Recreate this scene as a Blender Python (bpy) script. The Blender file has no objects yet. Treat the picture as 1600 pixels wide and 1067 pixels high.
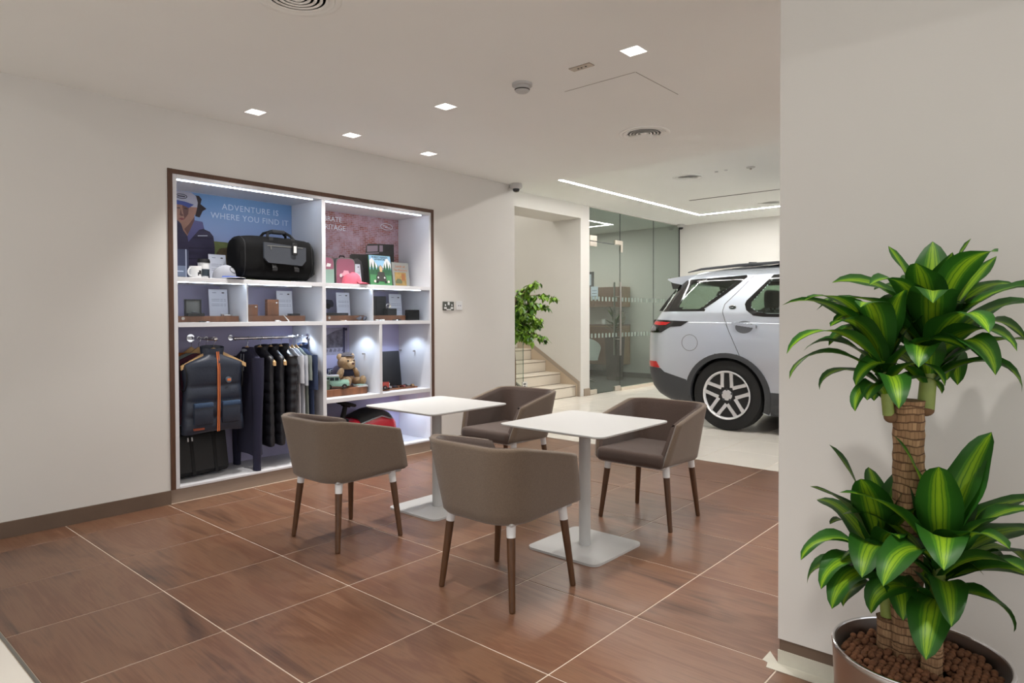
import bpy, bmesh, math, random
from mathutils import Vector, Matrix, Euler, noise as mnoise
random.seed(7)
S = bpy.context.scene
COL = S.collection
PI = math.pi
def R(d): return math.radians(d)

# ------------------------------------------------------------------ colour
def lin(v):
    v = v / 255.0
    return v / 12.92 if v <= 0.04045 else ((v + 0.055) / 1.055) ** 2.4
def C(r, g, b, a=1.0): return (lin(r), lin(g), lin(b), a)

# ------------------------------------------------------------------ camera
CAM_YAW, CAM_PITCH, CAM_ROLL, CAM_H, CAM_F = 0.71882, -0.01805, -0.0031, 1.277, 1039.7
fw = Vector((math.cos(CAM_YAW) * math.cos(CAM_PITCH), math.sin(CAM_YAW) * math.cos(CAM_PITCH), math.sin(CAM_PITCH)))
rt = fw.cross(Vector((0, 0, 1))).normalized(); up = rt.cross(fw)
rt2 = rt * math.cos(CAM_ROLL) + up * math.sin(CAM_ROLL); up2 = -rt * math.sin(CAM_ROLL) + up * math.cos(CAM_ROLL)
cd = bpy.data.cameras.new('camera'); cam = bpy.data.objects.new('camera', cd); COL.objects.link(cam)
cam.matrix_world = Matrix(((rt2.x, up2.x, -fw.x, 0), (rt2.y, up2.y, -fw.y, 0), (rt2.z, up2.z, -fw.z, CAM_H), (0, 0, 0, 1)))
cd.sensor_width = 36.0; cd.lens = CAM_F / 1600 * 36.0; cd.shift_y = -20.8 / 1600; cd.clip_start = 0.05; cd.clip_end = 100
S.camera = cam

# ------------------------------------------------------------------ world and exposure
S.view_settings.view_transform = 'Standard'; S.view_settings.look = 'None'
S.view_settings.gamma = 1.0; S.view_settings.use_curve_mapping = False
S.view_settings.exposure = 0.31
W = bpy.data.worlds.new('World'); S.world = W; W.use_nodes = True
bg = W.node_tree.nodes['Background']; bg.inputs[0].default_value = (0.98, 0.99, 1.0, 1); bg.inputs[1].default_value = 1.0
DOWN_W, DOWN_C = 88.0, (1.0, 0.965, 0.925)
LED_E, LED_C = 60.0, (1.0, 0.98, 0.94)
CAB_E, CAB_C = 20.0, (0.70, 0.83, 1.0)

# ------------------------------------------------------------------ materials
MATS = {}
def nt(name):
    m = bpy.data.materials.new(name); m.use_nodes = True
    t = m.node_tree; b = t.nodes['Principled BSDF']
    MATS[name] = m
    return m, t, b
def node(t, kind, **kw):
    n = t.nodes.new(kind)
    for k, v in kw.items():
        if hasattr(n, k): setattr(n, k, v)
    return n
def setin(n, **kw):
    for k, v in kw.items(): n.inputs[k].default_value = v
def mat(name, col, rough=0.5, metal=0.0, var=0.0, vscale=8.0, bump=0.0, bscale=60.0, coat=0.0, spec=0.5, sheen=0.0, stretch=(1, 1, 1), emit=None, es=0.0):
    m, t, b = nt(name)
    b.inputs['Base Color'].default_value = C(*col) if max(col) > 1.001 else (*col, 1)
    b.inputs['Roughness'].default_value = rough; b.inputs['Metallic'].default_value = metal
    b.inputs['Specular IOR Level'].default_value = spec
    if coat: b.inputs['Coat Weight'].default_value = coat; b.inputs['Coat Roughness'].default_value = 0.08
    if sheen: b.inputs['Sheen Weight'].default_value = sheen; b.inputs['Sheen Roughness'].default_value = 0.5
    if emit: b.inputs['Emission Color'].default_value = (*emit, 1); b.inputs['Emission Strength'].default_value = es
    if var or bump:
        tc = node(t, 'ShaderNodeTexCoord'); mp = node(t, 'ShaderNodeMapping'); mp.inputs['Scale'].default_value = stretch
        t.links.new(tc.outputs['Object'], mp.inputs[0])
    if var:
        n = node(t, 'ShaderNodeTexNoise'); setin(n, Scale=vscale, Detail=5.0); t.links.new(mp.outputs[0], n.inputs['Vector'])
        r = node(t, 'ShaderNodeValToRGB'); base = b.inputs['Base Color'].default_value
        r.color_ramp.elements[0].position = .3; r.color_ramp.elements[1].position = .7
        r.color_ramp.elements[0].color = tuple(max(0, x * (1 - var)) for x in base[:3]) + (1,)
        r.color_ramp.elements[1].color = tuple(min(1, x * (1 + var)) for x in base[:3]) + (1,)
        t.links.new(n.outputs['Fac'], r.inputs[0]); t.links.new(r.outputs[0], b.inputs['Base Color'])
    if bump:
        n2 = node(t, 'ShaderNodeTexNoise'); setin(n2, Scale=bscale, Detail=3.0); t.links.new(mp.outputs[0], n2.inputs['Vector'])
        bp = node(t, 'ShaderNodeBump'); setin(bp, Strength=bump, Distance=0.01); t.links.new(n2.outputs['Fac'], bp.inputs['Height'])
        t.links.new(bp.outputs[0], b.inputs['Normal'])
    return m
def emat(name, col, strength):
    m = bpy.data.materials.new(name); m.use_nodes = True; t = m.node_tree; t.nodes.clear()
    o = node(t, 'ShaderNodeOutputMaterial'); e = node(t, 'ShaderNodeEmission'); e.inputs[0].default_value = (*col, 1); e.inputs[1].default_value = strength
    t.links.new(e.outputs[0], o.inputs[0]); MATS[name] = m; return m
def glassmat(name, tint, rough=0.0, f0=.04, gloss=(1, 1, 1)):
    m = bpy.data.materials.new(name); m.use_nodes = True; t = m.node_tree; t.nodes.clear()
    o = node(t, 'ShaderNodeOutputMaterial'); tr = node(t, 'ShaderNodeBsdfTransparent'); tr.inputs[0].default_value = (*tint, 1)
    g = node(t, 'ShaderNodeBsdfGlossy'); g.inputs['Roughness'].default_value = rough; g.inputs[0].default_value = (*gloss, 1)
    f = node(t, 'ShaderNodeLayerWeight'); f.inputs[0].default_value = .5; pw = node(t, 'ShaderNodeMath', operation='POWER'); pw.inputs[1].default_value = 5.0
    ma = node(t, 'ShaderNodeMath', operation='MULTIPLY_ADD'); ma.inputs[1].default_value = 1 - f0; ma.inputs[2].default_value = f0; mx = node(t, 'ShaderNodeMixShader')
    t.links.new(f.outputs['Facing'], pw.inputs[0]); t.links.new(pw.outputs[0], ma.inputs[0]); t.links.new(ma.outputs[0], mx.inputs[0])
    t.links.new(tr.outputs[0], mx.inputs[1]); t.links.new(g.outputs[0], mx.inputs[2]); t.links.new(mx.outputs[0], o.inputs[0])
    MATS[name] = m; return m

M_wall = mat('wall_paint', (215, 212, 207), .85, var=.012, vscale=2, bump=.03, bscale=220)
M_ceil = mat('ceiling_paint', (238, 239, 236), .9, var=.01, vscale=1.5)
M_white = mat('white_lacquer', (222, 222, 222), .35)
M_whitemetal = mat('white_powder_coat', (184, 183, 181), .5)
M_cabinet = mat('cabinet_white', (214, 214, 218), .4)
M_cabback = mat('cabinet_back_led_tint', (176, 172, 204), .6)  # lavender cast of the cool LEDs is put into the panel's base colour
M_walnutframe = mat('walnut_frame', (84, 56, 40), .45, var=.25, vscale=14, stretch=(12, 12, 1))
M_plinth = mat('plinth_taupe', (142, 124, 110), .5, var=.06, vscale=6, stretch=(1, 1, 8))
M_skirt = mat('skirting_brown', (104, 86, 72), .45, var=.08, vscale=6)
M_grout = mat('grout', (206, 190, 174), .8)
M_trimmetal = mat('brushed_trim', (150, 150, 145), .35, 1.0)
M_chrome = mat('chrome', (225, 225, 228), .12, 1.0)
M_steel = mat('brushed_steel', (176, 170, 165), .32, 1.0, bump=.05, bscale=50, stretch=(1, 1, 60))
M_taupe = mat('taupe_fabric', (110, 94, 79), .95, var=.13, vscale=190, bump=.35, bscale=260, sheen=.25)
M_brownfab = mat('dark_brown_fabric', (78, 62, 54), .95, var=.14, vscale=190, bump=.35, bscale=260, sheen=.25)
M_legwood = mat('walnut_leg', (82, 53, 30), .42, var=.22, vscale=24, stretch=(6, 6, .6))
M_black = mat('black_plastic', (22, 22, 24), .45)
M_blackmatte = mat('black_matte', (17, 17, 19), .8)
M_led = emat('led_strip', LED_C, LED_E)
M_ledleft = emat('led_strip_left', LED_C, LED_E * .34)
M_cabled = emat('cabinet_led', CAB_C, CAB_E)
M_lamp = emat('downlight_lens', (1, .97, .92), 9.0)
M_glass = glassmat('clear_glass', (.985, .99, .99), f0=.008)
M_officeglass = glassmat('green_grey_glass', (.755, .81, .785), f0=.05)
M_balglass = glassmat('balustrade_glass', (.93, .96, .94))

def wood_tile(name, cols, scale=1.0, rough=.32):
    m, t, b = nt(name)
    tc = node(t, 'ShaderNodeTexCoord'); oi = node(t, 'ShaderNodeObjectInfo')
    mp = node(t, 'ShaderNodeMapping'); mp.inputs['Scale'].default_value = (2.6 * scale, .55 * scale, 1); mp.inputs['Rotation'].default_value = (0, 0, R(8))
    cmb = node(t, 'ShaderNodeCombineXYZ'); mul = node(t, 'ShaderNodeMath', operation='MULTIPLY'); mul.inputs[1].default_value = 37.0
    t.links.new(oi.outputs['Random'], mul.inputs[0]); t.links.new(mul.outputs[0], cmb.inputs[0]); t.links.new(mul.outputs[0], cmb.inputs[1])
    add = node(t, 'ShaderNodeVectorMath', operation='ADD'); t.links.new(tc.outputs['Object'], mp.inputs[0]); t.links.new(mp.outputs[0], add.inputs[0]); t.links.new(cmb.outputs[0], add.inputs[1])
    n1 = node(t, 'ShaderNodeTexNoise'); setin(n1, Scale=1.6, Detail=3.0, Roughness=.55, Distortion=1.3); t.links.new(add.outputs[0], n1.inputs['Vector'])
    n2 = node(t, 'ShaderNodeTexNoise'); setin(n2, Scale=26.0, Detail=4.0, Roughness=.6)
    mp2 = node(t, 'ShaderNodeMapping'); mp2.inputs['Scale'].default_value = (1.2, .16, 1); t.links.new(add.outputs[0], mp2.inputs[0]); t.links.new(mp2.outputs[0], n2.inputs['Vector'])
    mx = node(t, 'ShaderNodeMath', operation='MULTIPLY_ADD'); mx.inputs[1].default_value = .42; t.links.new(n2.outputs['Fac'], mx.inputs[0]); t.links.new(n1.outputs['Fac'], mx.inputs[2])
    r = node(t, 'ShaderNodeValToRGB'); els = r.color_ramp.elements
    els[0].position = .42; els[0].color = C(*cols[0]); els[1].position = .95; els[1].color = C(*cols[-1])
    for k, cc in enumerate(cols[1:-1]):
        e = els.new(.42 + .53 * (k + 1) / (len(cols) - 1)); e.color = C(*cc)
    t.links.new(mx.outputs[0], r.inputs[0])
    hv = node(t, 'ShaderNodeHueSaturation'); mr = node(t, 'ShaderNodeMapRange'); setin(mr, **{'To Min': .90, 'To Max': 1.10})
    t.links.new(oi.outputs['Random'], mr.inputs[0]); t.links.new(mr.outputs[0], hv.inputs['Value']); t.links.new(r.outputs[0], hv.inputs['Color'])
    t.links.new(hv.outputs[0], b.inputs['Base Color']); b.inputs['Roughness'].default_value = rough; b.inputs['Specular IOR Level'].default_value = .45
    return m
M_tile = wood_tile('wood_look_tile', [(64, 46, 38), (101, 72, 56), (123, 90, 69), (107, 73, 55), (131, 96, 74)])
M_tray = wood_tile('walnut_tray', [(92, 56, 36), (120, 76, 50), (136, 88, 58)], 3.0, .45)
M_tilewhite = mat('porcelain_tile', (232, 226, 216), .16, var=.02, vscale=3)
M_carpet = mat('office_carpet', (78, 80, 78), .95, var=.15, vscale=60)

# ------------------------------------------------------------------ mesh builder
class MB:
    def __init__(s): s.v = []; s.f = []; s.mi = []; s.uv = None; s.m = 0; s.T = Matrix.Identity(4)
    def _add(s, vs, fs):
        o = len(s.v); s.v += [tuple(s.T @ Vector(p)) for p in vs]
        for f in fs: s.f.append(tuple(o + i for i in f)); s.mi.append(s.m)
        return s
    def box(s, x0, x1, y0, y1, z0, z1):
        return s._add([(x0, y0, z0), (x1, y0, z0), (x1, y1, z0), (x0, y1, z0), (x0, y0, z1), (x1, y0, z1), (x1, y1, z1), (x0, y1, z1)],
                      [(0, 3, 2, 1), (4, 5, 6, 7), (0, 1, 5, 4), (1, 2, 6, 5), (2, 3, 7, 6), (3, 0, 4, 7)])
    def rbox(s, x0, x1, y0, y1, z0, z1, r=.01, seg=2):
        bm = bmesh.new(); bmesh.ops.create_cube(bm, size=1)
        for v in bm.verts: v.co = Vector(((x0 + x1) / 2 + v.co.x * (x1 - x0), (y0 + y1) / 2 + v.co.y * (y1 - y0), (z0 + z1) / 2 + v.co.z * (z1 - z0)))
        bmesh.ops.bevel(bm, geom=list(bm.edges), offset=min(r, .499 * min(x1 - x0, y1 - y0, z1 - z0)), segments=seg, profile=.5, affect='EDGES')
        return s.bm(bm)
    def bm(s, bm):
        bm.verts.index_update(); vs = [tuple(v.co) for v in bm.verts]; fs = [tuple(v.index for v in f.verts) for f in bm.faces]; bm.free()
        return s._add(vs, fs)
    def rplate(s, cx, cy, z0, z1, wx, wy, r, cham=0.0, n=6):
        pts = []
        for qx, qy, a0 in ((1, 1, 0), (-1, 1, 90), (-1, -1, 180), (1, -1, 270)):
            for k in range(n + 1):
                a = R(a0 + 90 * k / n); pts.append((cx + qx * (wx / 2 - r) + r * math.cos(a), cy + qy * (wy / 2 - r) + r * math.sin(a)))
        N = len(pts); vs = []; fs = []
        rings = [(z0, cham), (z0 + (z1 - z0) * .45, 0), (z1, 0)] if cham else [(z0, 0), (z1, 0)]
        for z, ch in rings:
            for (x, y) in pts:
                k = 1 - ch / (max(wx, wy) / 2); vs.append((cx + (x - cx) * k, cy + (y - cy) * k, z))
        for j in range(len(rings) - 1):
            for i in range(N): fs.append((j * N + i, j * N + (i + 1) % N, (j + 1) * N + (i + 1) % N, (j + 1) * N + i))
        fs.append(tuple(range(N))[::-1]); fs.append(tuple((len(rings) - 1) * N + i for i in range(N)))
        return s._add(vs, fs)
    def cyl(s, p0, p1, r0, r1=None, n=16, cap=True):
        r1 = r0 if r1 is None else r1; p0 = Vector(p0); p1 = Vector(p1); d = (p1 - p0).normalized()
        a = d.orthogonal().normalized(); b = d.cross(a); vs = []; fs = []
        for p, r in ((p0, r0), (p1, r1)):
            for k in range(n):
                t = 2 * PI * k / n; vs.append(p + a * r * math.cos(t) + b * r * math.sin(t))
        for k in range(n): fs.append((k, (k + 1) % n, n + (k + 1) % n, n + k))
        if cap: fs.append(tuple(range(n))[::-1]); fs.append(tuple(range(n, 2 * n)))
        return s._add(vs, fs)
    def tube(s, pts, rad, n=8, cap=True, closed=False):
        pts = [Vector(p) for p in pts]; N = len(pts); rr = rad if isinstance(rad, (list, tuple)) else [rad] * N
        vs = []; fs = []; pa = None
        for i, p in enumerate(pts):
            if closed: d = pts[(i + 1) % N] - pts[i - 1]
            else: d = pts[min(i + 1, N - 1)] - pts[max(i - 1, 0)]
            d = d.normalized() if d.length > 1e-9 else Vector((0, 0, 1))
            if pa is None: a = d.orthogonal().normalized()
            else:
                a = pa - d * pa.dot(d); a = a.normalized() if a.length > 1e-6 else d.orthogonal().normalized()
            pa = a; b = d.cross(a)
            for k in range(n):
                t = 2 * PI * k / n; vs.append(p + (a * math.cos(t) + b * math.sin(t)) * rr[i])
        for i in range(N if closed else N - 1):
            j = (i + 1) % N
            for k in range(n): fs.append((i * n + k, i * n + (k + 1) % n, j * n + (k + 1) % n, j * n + k))
        if cap and not closed: fs.append(tuple(range(n))[::-1]); fs.append(tuple((N - 1) * n + k for k in range(n)))
        return s._add(vs, fs)
    def lathe(s, prof, n=24, M=None, sx=1, sy=1):
        vs = []; fs = []; K = len(prof)
        for r, z in prof:
            for k in range(n):
                t = 2 * PI * k / n; p = Vector((r * math.cos(t) * sx, r * math.sin(t) * sy, z)); vs.append(M @ p if M else p)
        for j in range(K - 1):
            for k in range(n): fs.append((j * n + k, j * n + (k + 1) % n, (j + 1) * n + (k + 1) % n, (j + 1) * n + k))
        if prof[0][0] > 1e-5: fs.append(tuple(range(n))[::-1])
        if prof[-1][0] > 1e-5: fs.append(tuple((K - 1) * n + k for k in range(n)))
        return s._add(vs, fs)
    def ell(s, c, r, n=14, m=9, M=None):
        if not isinstance(r, (list, tuple)): r = (r, r, r)
        vs = []; fs = []
        for j in range(m + 1):
            ph = PI * j / m
            for k in range(n):
                t = 2 * PI * k / n; p = Vector((r[0] * math.sin(ph) * math.cos(t), r[1] * math.sin(ph) * math.sin(t), -r[2] * math.cos(ph)))
                if M: p = M @ p
                vs.append(p + Vector(c))
        for j in range(m):
            for k in range(n): fs.append((j * n + k, j * n + (k + 1) % n, (j + 1) * n + (k + 1) % n, (j + 1) * n + k))
        return s._add(vs, fs)
    def grid(s, fn, nu, nv, closed=False):
        vs = [fn(i / nu, j / nv) for j in range(nv + 1) for i in range(nu + (0 if closed else 1))]
        w = nu if closed else nu + 1; fs = []
        for j in range(nv):
            for i in range(nu):
                i2 = (i + 1) % w if closed else i + 1
                fs.append((j * w + i, j * w + i2, (j + 1) * w + i2, (j + 1) * w + i))
        return s._add(vs, fs)
    def prism(s, pts, f3, d0, d1):
        """polygon pts (u,v); f3(u,v,d) -> 3D; from depth d0 to d1"""
        n = len(pts); vs = [f3(u, v, d0) for u, v in pts] + [f3(u, v, d1) for u, v in pts]
        fs = [tuple(range(n)), tuple(range(n, 2 * n))[::-1]] + [(i, n + i, n + (i + 1) % n, (i + 1) % n) for i in range(n)]
        return s._add(vs, fs)
    def mesh(s, name, mats, ang=38, flat=False):
        me = bpy.data.meshes.new(name); me.from_pydata([tuple(v) for v in s.v], [], s.f)
        for m in (mats if isinstance(mats, (list, tuple)) else [mats]): me.materials.append(m)
        me.polygons.foreach_set('material_index', s.mi)
        bm = bmesh.new(); bm.from_mesh(me)
        bmesh.ops.remove_doubles(bm, verts=bm.verts, dist=1e-6); bmesh.ops.recalc_face_normals(bm, faces=bm.faces); bm.to_mesh(me); bm.free()
        if not flat:
            me.polygons.foreach_set('use_smooth', [True] * len(me.polygons)); me.set_sharp_from_angle(angle=R(ang))
        me.update(); return me

def obj(name, mb, mats, parent=None, loc=None, ang=38, **props):
    me = mb if isinstance(mb, bpy.types.Mesh) else mb.mesh(name, mats, ang)
    o = bpy.data.objects.new(name, me); COL.objects.link(o)
    if parent: o.parent = parent
    if loc: o.location = loc
    for k, v in props.items(): o[k] = v
    return o
def thing(name, label, cat, loc=(0, 0, 0), rz=0, group=None):
    o = bpy.data.objects.new(name, None); COL.objects.link(o); o.empty_display_size = .05
    o.location = loc; o.rotation_euler = (0, 0, rz); o['label'] = label; o['category'] = cat
    if group: o['group'] = group
    return o
def tag(o, label, cat, group=None):
    o['label'] = label; o['category'] = cat
    if group: o['group'] = group
    return o
def struct(name, mb, mats, parent=None, label=None, ang=38):
    o = obj(name, mb, mats, parent, ang=ang)
    if not parent:
        o['kind'] = 'structure'
        if label: o['label'] = label
    return o
def copy_tree(o, parent=None):
    c = o.copy(); COL.objects.link(c)
    if parent: c.parent = parent
    for ch in list(o.children): copy_tree(ch, c)
    return c
def text(name, body, size, m, parent, loc, rot=(PI / 2, 0, 0), align='CENTER', ext=.0006, space=1.0):
    cu = bpy.data.curves.new(name, 'FONT'); cu.body = body; cu.size = size; cu.align_x = align; cu.align_y = 'CENTER'; cu.extrude = ext
    cu.space_character = space; cu.materials.append(m); cu.resolution_u = 2
    tmp = bpy.data.objects.new(name, cu); COL.objects.link(tmp); bpy.context.view_layer.update()
    me = bpy.data.meshes.new_from_object(tmp.evaluated_get(bpy.context.evaluated_depsgraph_get())); bpy.data.objects.remove(tmp)
    o = bpy.data.objects.new(name, me); COL.objects.link(o); o.parent = parent; o.location = loc; o.rotation_euler = rot; o['kind'] = 'stuff'
    return o
# ================================================================== SETTING
CZ1, CZ2 = 2.69, 3.03
YW, YB = 4.744, 5.20            # shop wall plane, back of the display niche
XS0, XS1 = .646, 5.50           # wood-tile zone

# floor slab and tiles
fl = struct('floor', MB().box(-4, 13, -5, 10, -.12, -.0018), M_grout)
tile_cache = {}
def tile(x0, x1, y0, y1, m, key):
    w, d = round(x1 - x0 - .0055, 4), round(y1 - y0 - .0055, 4)
    k = (key, w, d)
    if k not in tile_cache:
        tile_cache[k] = MB().rbox(-w / 2, w / 2, -d / 2, d / 2, -.011, 0, .0012, 1).mesh('tile', m)
    o = bpy.data.objects.new('tile', tile_cache[k]); COL.objects.link(o); o.parent = fl; o.location = ((x0 + x1) / 2, (y0 + y1) / 2, 0)
T = .602
ys = [4.462 - T * k for k in range(-1, 10)]
for j in range(len(ys) - 1):
    y1 = min(ys[j], YW - .012); y0 = ys[j + 1]
    xs = [XS0 + T * k for k in range(9)]; xs[8] = XS1
    for i in range(8):
        if xs[i] > 2.5 and y1 < -.6: continue
        if xs[i + 1] - xs[i] > .1: tile(xs[i], xs[i + 1], y0, y1, M_tile, 'w')
        else: tile(xs[i], xs[i + 1], y0, y1, M_tile, 'w')
for j in range(10):
    y1 = 6.27 - .602 * j
    for i in range(11):
        x0 = XS1 + .605 * i
        x1 = min(x0 + .605, 11.95)
        if x1 - x0 < .05: continue
        tile(x0, x1, y1 - .602, y1, M_tilewhite, 'p')
for j in range(len(ys) - 1):
    y1 = min(ys[j], YW - .012)
    for i in range(2): tile(XS0 - .012 - .6 * (i + 1), XS0 - .012 - .6 * i, ys[j + 1], y1, M_tilewhite, 'p')
struct('trim_1', MB().box(XS0 - .012, XS0 - .001, -3, YW - .005, -.02, .0025), M_trimmetal)
struct('trim_2', MB().box(XS1 - .004, XS1 + .002, -3, YW + .3, -.02, .001), mat('floor_joint', (120, 96, 80), .6))
obj('office_carpet', MB().box(8.87, 11.94, 6.14, 9.45, -.0018, .004), M_carpet, fl)

# walls
NX0, NX1, NZ = 1.872, 4.288, 2.290
wl = MB()
wl.box(-4, NX0, YW, 5.30, 0, 3.1).box(NX1, 5.468, YW, 5.30, 0, 3.1).box(NX0, NX1, YW, 5.30, NZ, 3.1)
struct('wall_left', wl, M_wall)
struct('wall_right', MB().box(2.462, 2.90, -3.0, .862, .093, 3.1).box(2.475, 2.885, -3.0, .85, 0, .093), M_wall)
struct('baseboard_right', MB().box(2.466, 2.896, -3.0, .858, .0, .0935), M_skirt)
struct('baseboard_left', MB().box(-4, NX0 - .002, YW - .012, YW, 0, .093).box(NX1 + .002, 5.468, YW - .012, YW, 0, .093).box(5.468, 5.48, YW - .012, 5.3, 0, .093), M_skirt)
struct('wall_far', MB().box(11.95, 12.1, -5, 10, 0, 3.1), M_wall)
struct('wall_stair', MB().box(8.62, 8.862, 6.10, 10, 0, 5.2), M_wall)
struct('baseboard_stair', MB().box(8.70, 8.866, 6.09, 6.101, 0, .118).box(8.861, 8.868, 6.09, 9.5, 0, .1), mat('stone_skirting', (158, 142, 126), .5))
struct('trim_3', MB().box(5.3, 8.62, 6.10, 6.665, 2.815, 3.3), M_wall)
struct('wall_back', MB().box(8.86, 12.1, 9.5, 9.6, 0, 3.1).box(5.0, 8.86, 9.9, 10, 0, 5.2).box(5.0, 5.1, 5.3, 10, 0, 5.2), M_wall)

# ceilings, the lower one with square holes for the downlights
DL = [(2.31, 4.365), (3.10, 4.365), (3.895, 4.365), (3.10, 3.30), (3.12, 1.862), (1.35, 1.862), (4.65, .6), (1.35, .35), (3.12, .35)]
def holed(x0, x1, y0, y1, z, zt, holes, h):
    mb = MB(); hx = sorted({x0, x1} | {c[0] - h for c in holes} | {c[0] + h for c in holes}); hy = sorted({y0, y1} | {c[1] - h for c in holes} | {c[1] + h for c in holes})
    hole = lambda x, y: any(abs(x - c[0]) < h and abs(y - c[1]) < h for c in holes)
    for i in range(len(hx) - 1):
        for j in range(len(hy) - 1):
            a, b, c, d = hx[i], hx[i + 1], hy[j], hy[j + 1]
            if not hole((a + b) / 2, (c + d) / 2): mb._add([(a, c, z), (b, c, z), (b, d, z), (a, d, z)], [(0, 1, 2, 3)])
    mb._add([(x0, y0, zt), (x1, y0, zt), (x1, y1, zt), (x0, y1, zt), (x0, y0, z), (x1, y0, z), (x1, y1, z), (x0, y1, z)], [(0, 1, 2, 3), (0, 1, 5, 4), (1, 2, 6, 5), (2, 3, 7, 6), (3, 0, 4, 7)])
    return mb
HS = .053
struct('ceiling', holed(.52, 5.55, -3, YW + .02, CZ1, 3.12, DL, HS), M_ceil)
struct('ceiling_right', MB().box(5.5, 12.1, -5, 6.12, CZ2, 3.14).box(8.80, 12.1, 6.12, 9.6, CZ2, 3.14).box(5.0, 8.9, 6.1, 10, 5.1, 5.2), M_ceil)
struct('ceiling_left', MB().box(-4, .55, -3, YW + .02, CZ2, 3.14), M_ceil)
# hairline joints of the access panel
st = MB()
for a, b in (((3.397, 2.524), (3.400, 2.018)), ((3.400, 2.015), (3.92, 2.012))):
    if abs(a[0] - b[0]) < .02: st.box(a[0] - .0015, a[0] + .0015, b[1], a[1], CZ1 - .0012, CZ1 + .002)
    else: st.box(a[0], b[0], a[1] - .0015, a[1] + .0015, CZ1 - .0012, CZ1 + .002)
struct('trim_4', st, mat('panel_joint', (120, 112, 104), .9))
struct('trim_5', MB().box(9.425, 9.455, 1.2, 4.66, CZ2 - .003, CZ2 + .002), mat('slot_dark', (60, 58, 54), .8))

# ------------------------------------------------------------------ lamps
place = ['above the left half of the display niche', 'above the middle divider of the display niche', 'above the right half of the display niche', 'in the second row, above the rear table',
         'above the front table, largest lit square in view', 'out of view nearest the left front', 'out of view behind the wall at right', 'out of view at the front left', 'out of view at the front']
fr = MB()
for a, b, c, d in ((-HS - .004, HS + .004, -HS - .004, -HS), (-HS - .004, HS + .004, HS, HS + .004), (-HS - .004, -HS, -HS, HS), (HS, HS + .004, -HS, HS)): fr.box(a, b, c, d, -.003, .001)
box = MB()
for a, b, c, d in ((-HS - .004, HS + .004, -HS - .006, -HS), (-HS - .004, HS + .004, HS, HS + .006), (-HS - .006, -HS, -HS, HS), (HS, HS + .006, -HS, HS)): box.box(a, b, c, d, 0.001, .075)
box.box(-HS - .004, HS + .004, -HS - .004, HS + .004, .07, .078)
M_refl = mat('lamp_reflector', (235, 232, 226), .5, emit=(1, .96, .9), es=1.3)
lens = MB().cyl((0, 0, .050), (0, 0, .069), .034, .04, 20)
f_me, b_me, l_me = fr.mesh('frame', M_white), box.mesh('housing', M_refl), lens.mesh('lens', M_lamp)
for k, (x, y) in enumerate(DL):
    t = thing('downlight', 'square recessed downlight ' + place[k], 'ceiling light', (x, y, CZ1), 0, 'square downlights')
    obj('frame', f_me, None, t); obj('housing', b_me, None, t); obj('lens', l_me, None, t)
    ld = bpy.data.lights.new('downlight_beam', 'SPOT'); ld.energy = DOWN_W; ld.color = DOWN_C; ld.spot_size = R(84); ld.spot_blend = .8; ld.shadow_soft_size = .045
    lo = bpy.data.objects.new('downlight_beam', ld); COL.objects.link(lo); lo.parent = t; lo.location = (0, 0, .02)
def led(name, x0, x1, y0, y1, label):
    o = obj(name, MB().box(x0, x1, y0, y1, CZ2 - .002, CZ2 + .01), M_ledleft if x0 < 0 else M_led); tag(o, label, 'strip light', 'linear ceiling lights'); return o
led('led_strip', 6.40, 10.90, 5.17, 5.22, 'long white light line in the far ceiling, running along the glass office')
led('led_strip', 10.88, 10.94, 1.0, 5.22, 'white light line in the far ceiling, crossing in front of the end wall')
led('led_strip', 6.35, 6.40, -2.0, 5.22, 'white light line hidden behind the edge of the lower ceiling')
led('led_strip', -.83, -.77, -2.5, 4.2, 'white light line in the raised ceiling at the left')

def vent(x, y, z, r, label):
    t = thing('ceiling_vent', label, 'air vent', (x, y, z), 0, 'round ceiling vents')
    obj('rim', MB().lathe([(r, .001), (r, -.004), (r - .008, -.008), (r - .03, -.006), (r - .033, .001)], 40), M_ceil, t)
    obj('backing', MB().lathe([(0, -.0005), (r - .03, -.0005)], 36), mat('vent_dark', (62, 58, 54), .9) if 'vent_dark' not in MATS else MATS['vent_dark'], t)
    rr = r - .045
    for k in range(6):
        if rr < .02: break
        obj('ring', MB().lathe([(rr, -.0045), (rr + .013, -.0075), (rr + .0135, -.0062), (rr + .001, -.0032)], 36), M_ceil, t)
        rr -= .0255
    obj('hub', MB().lathe([(0, -.007), (.018, -.007), (.026, -.003)], 24), M_ceil, t)
vent(4.57, 2.634, CZ1, .195, 'round louvred air vent in the ceiling right of the smoke detector')
vent(1.605, 2.66, CZ1, .195, 'round air vent cut by the top edge of the picture')
vent(7.84, 3.89, CZ2, .19, 'round air vent in the far raised ceiling, beside the light line')
vent(10.5, 3.82, CZ2, .19, 'round air vent in the far ceiling next to the end wall')

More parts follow.
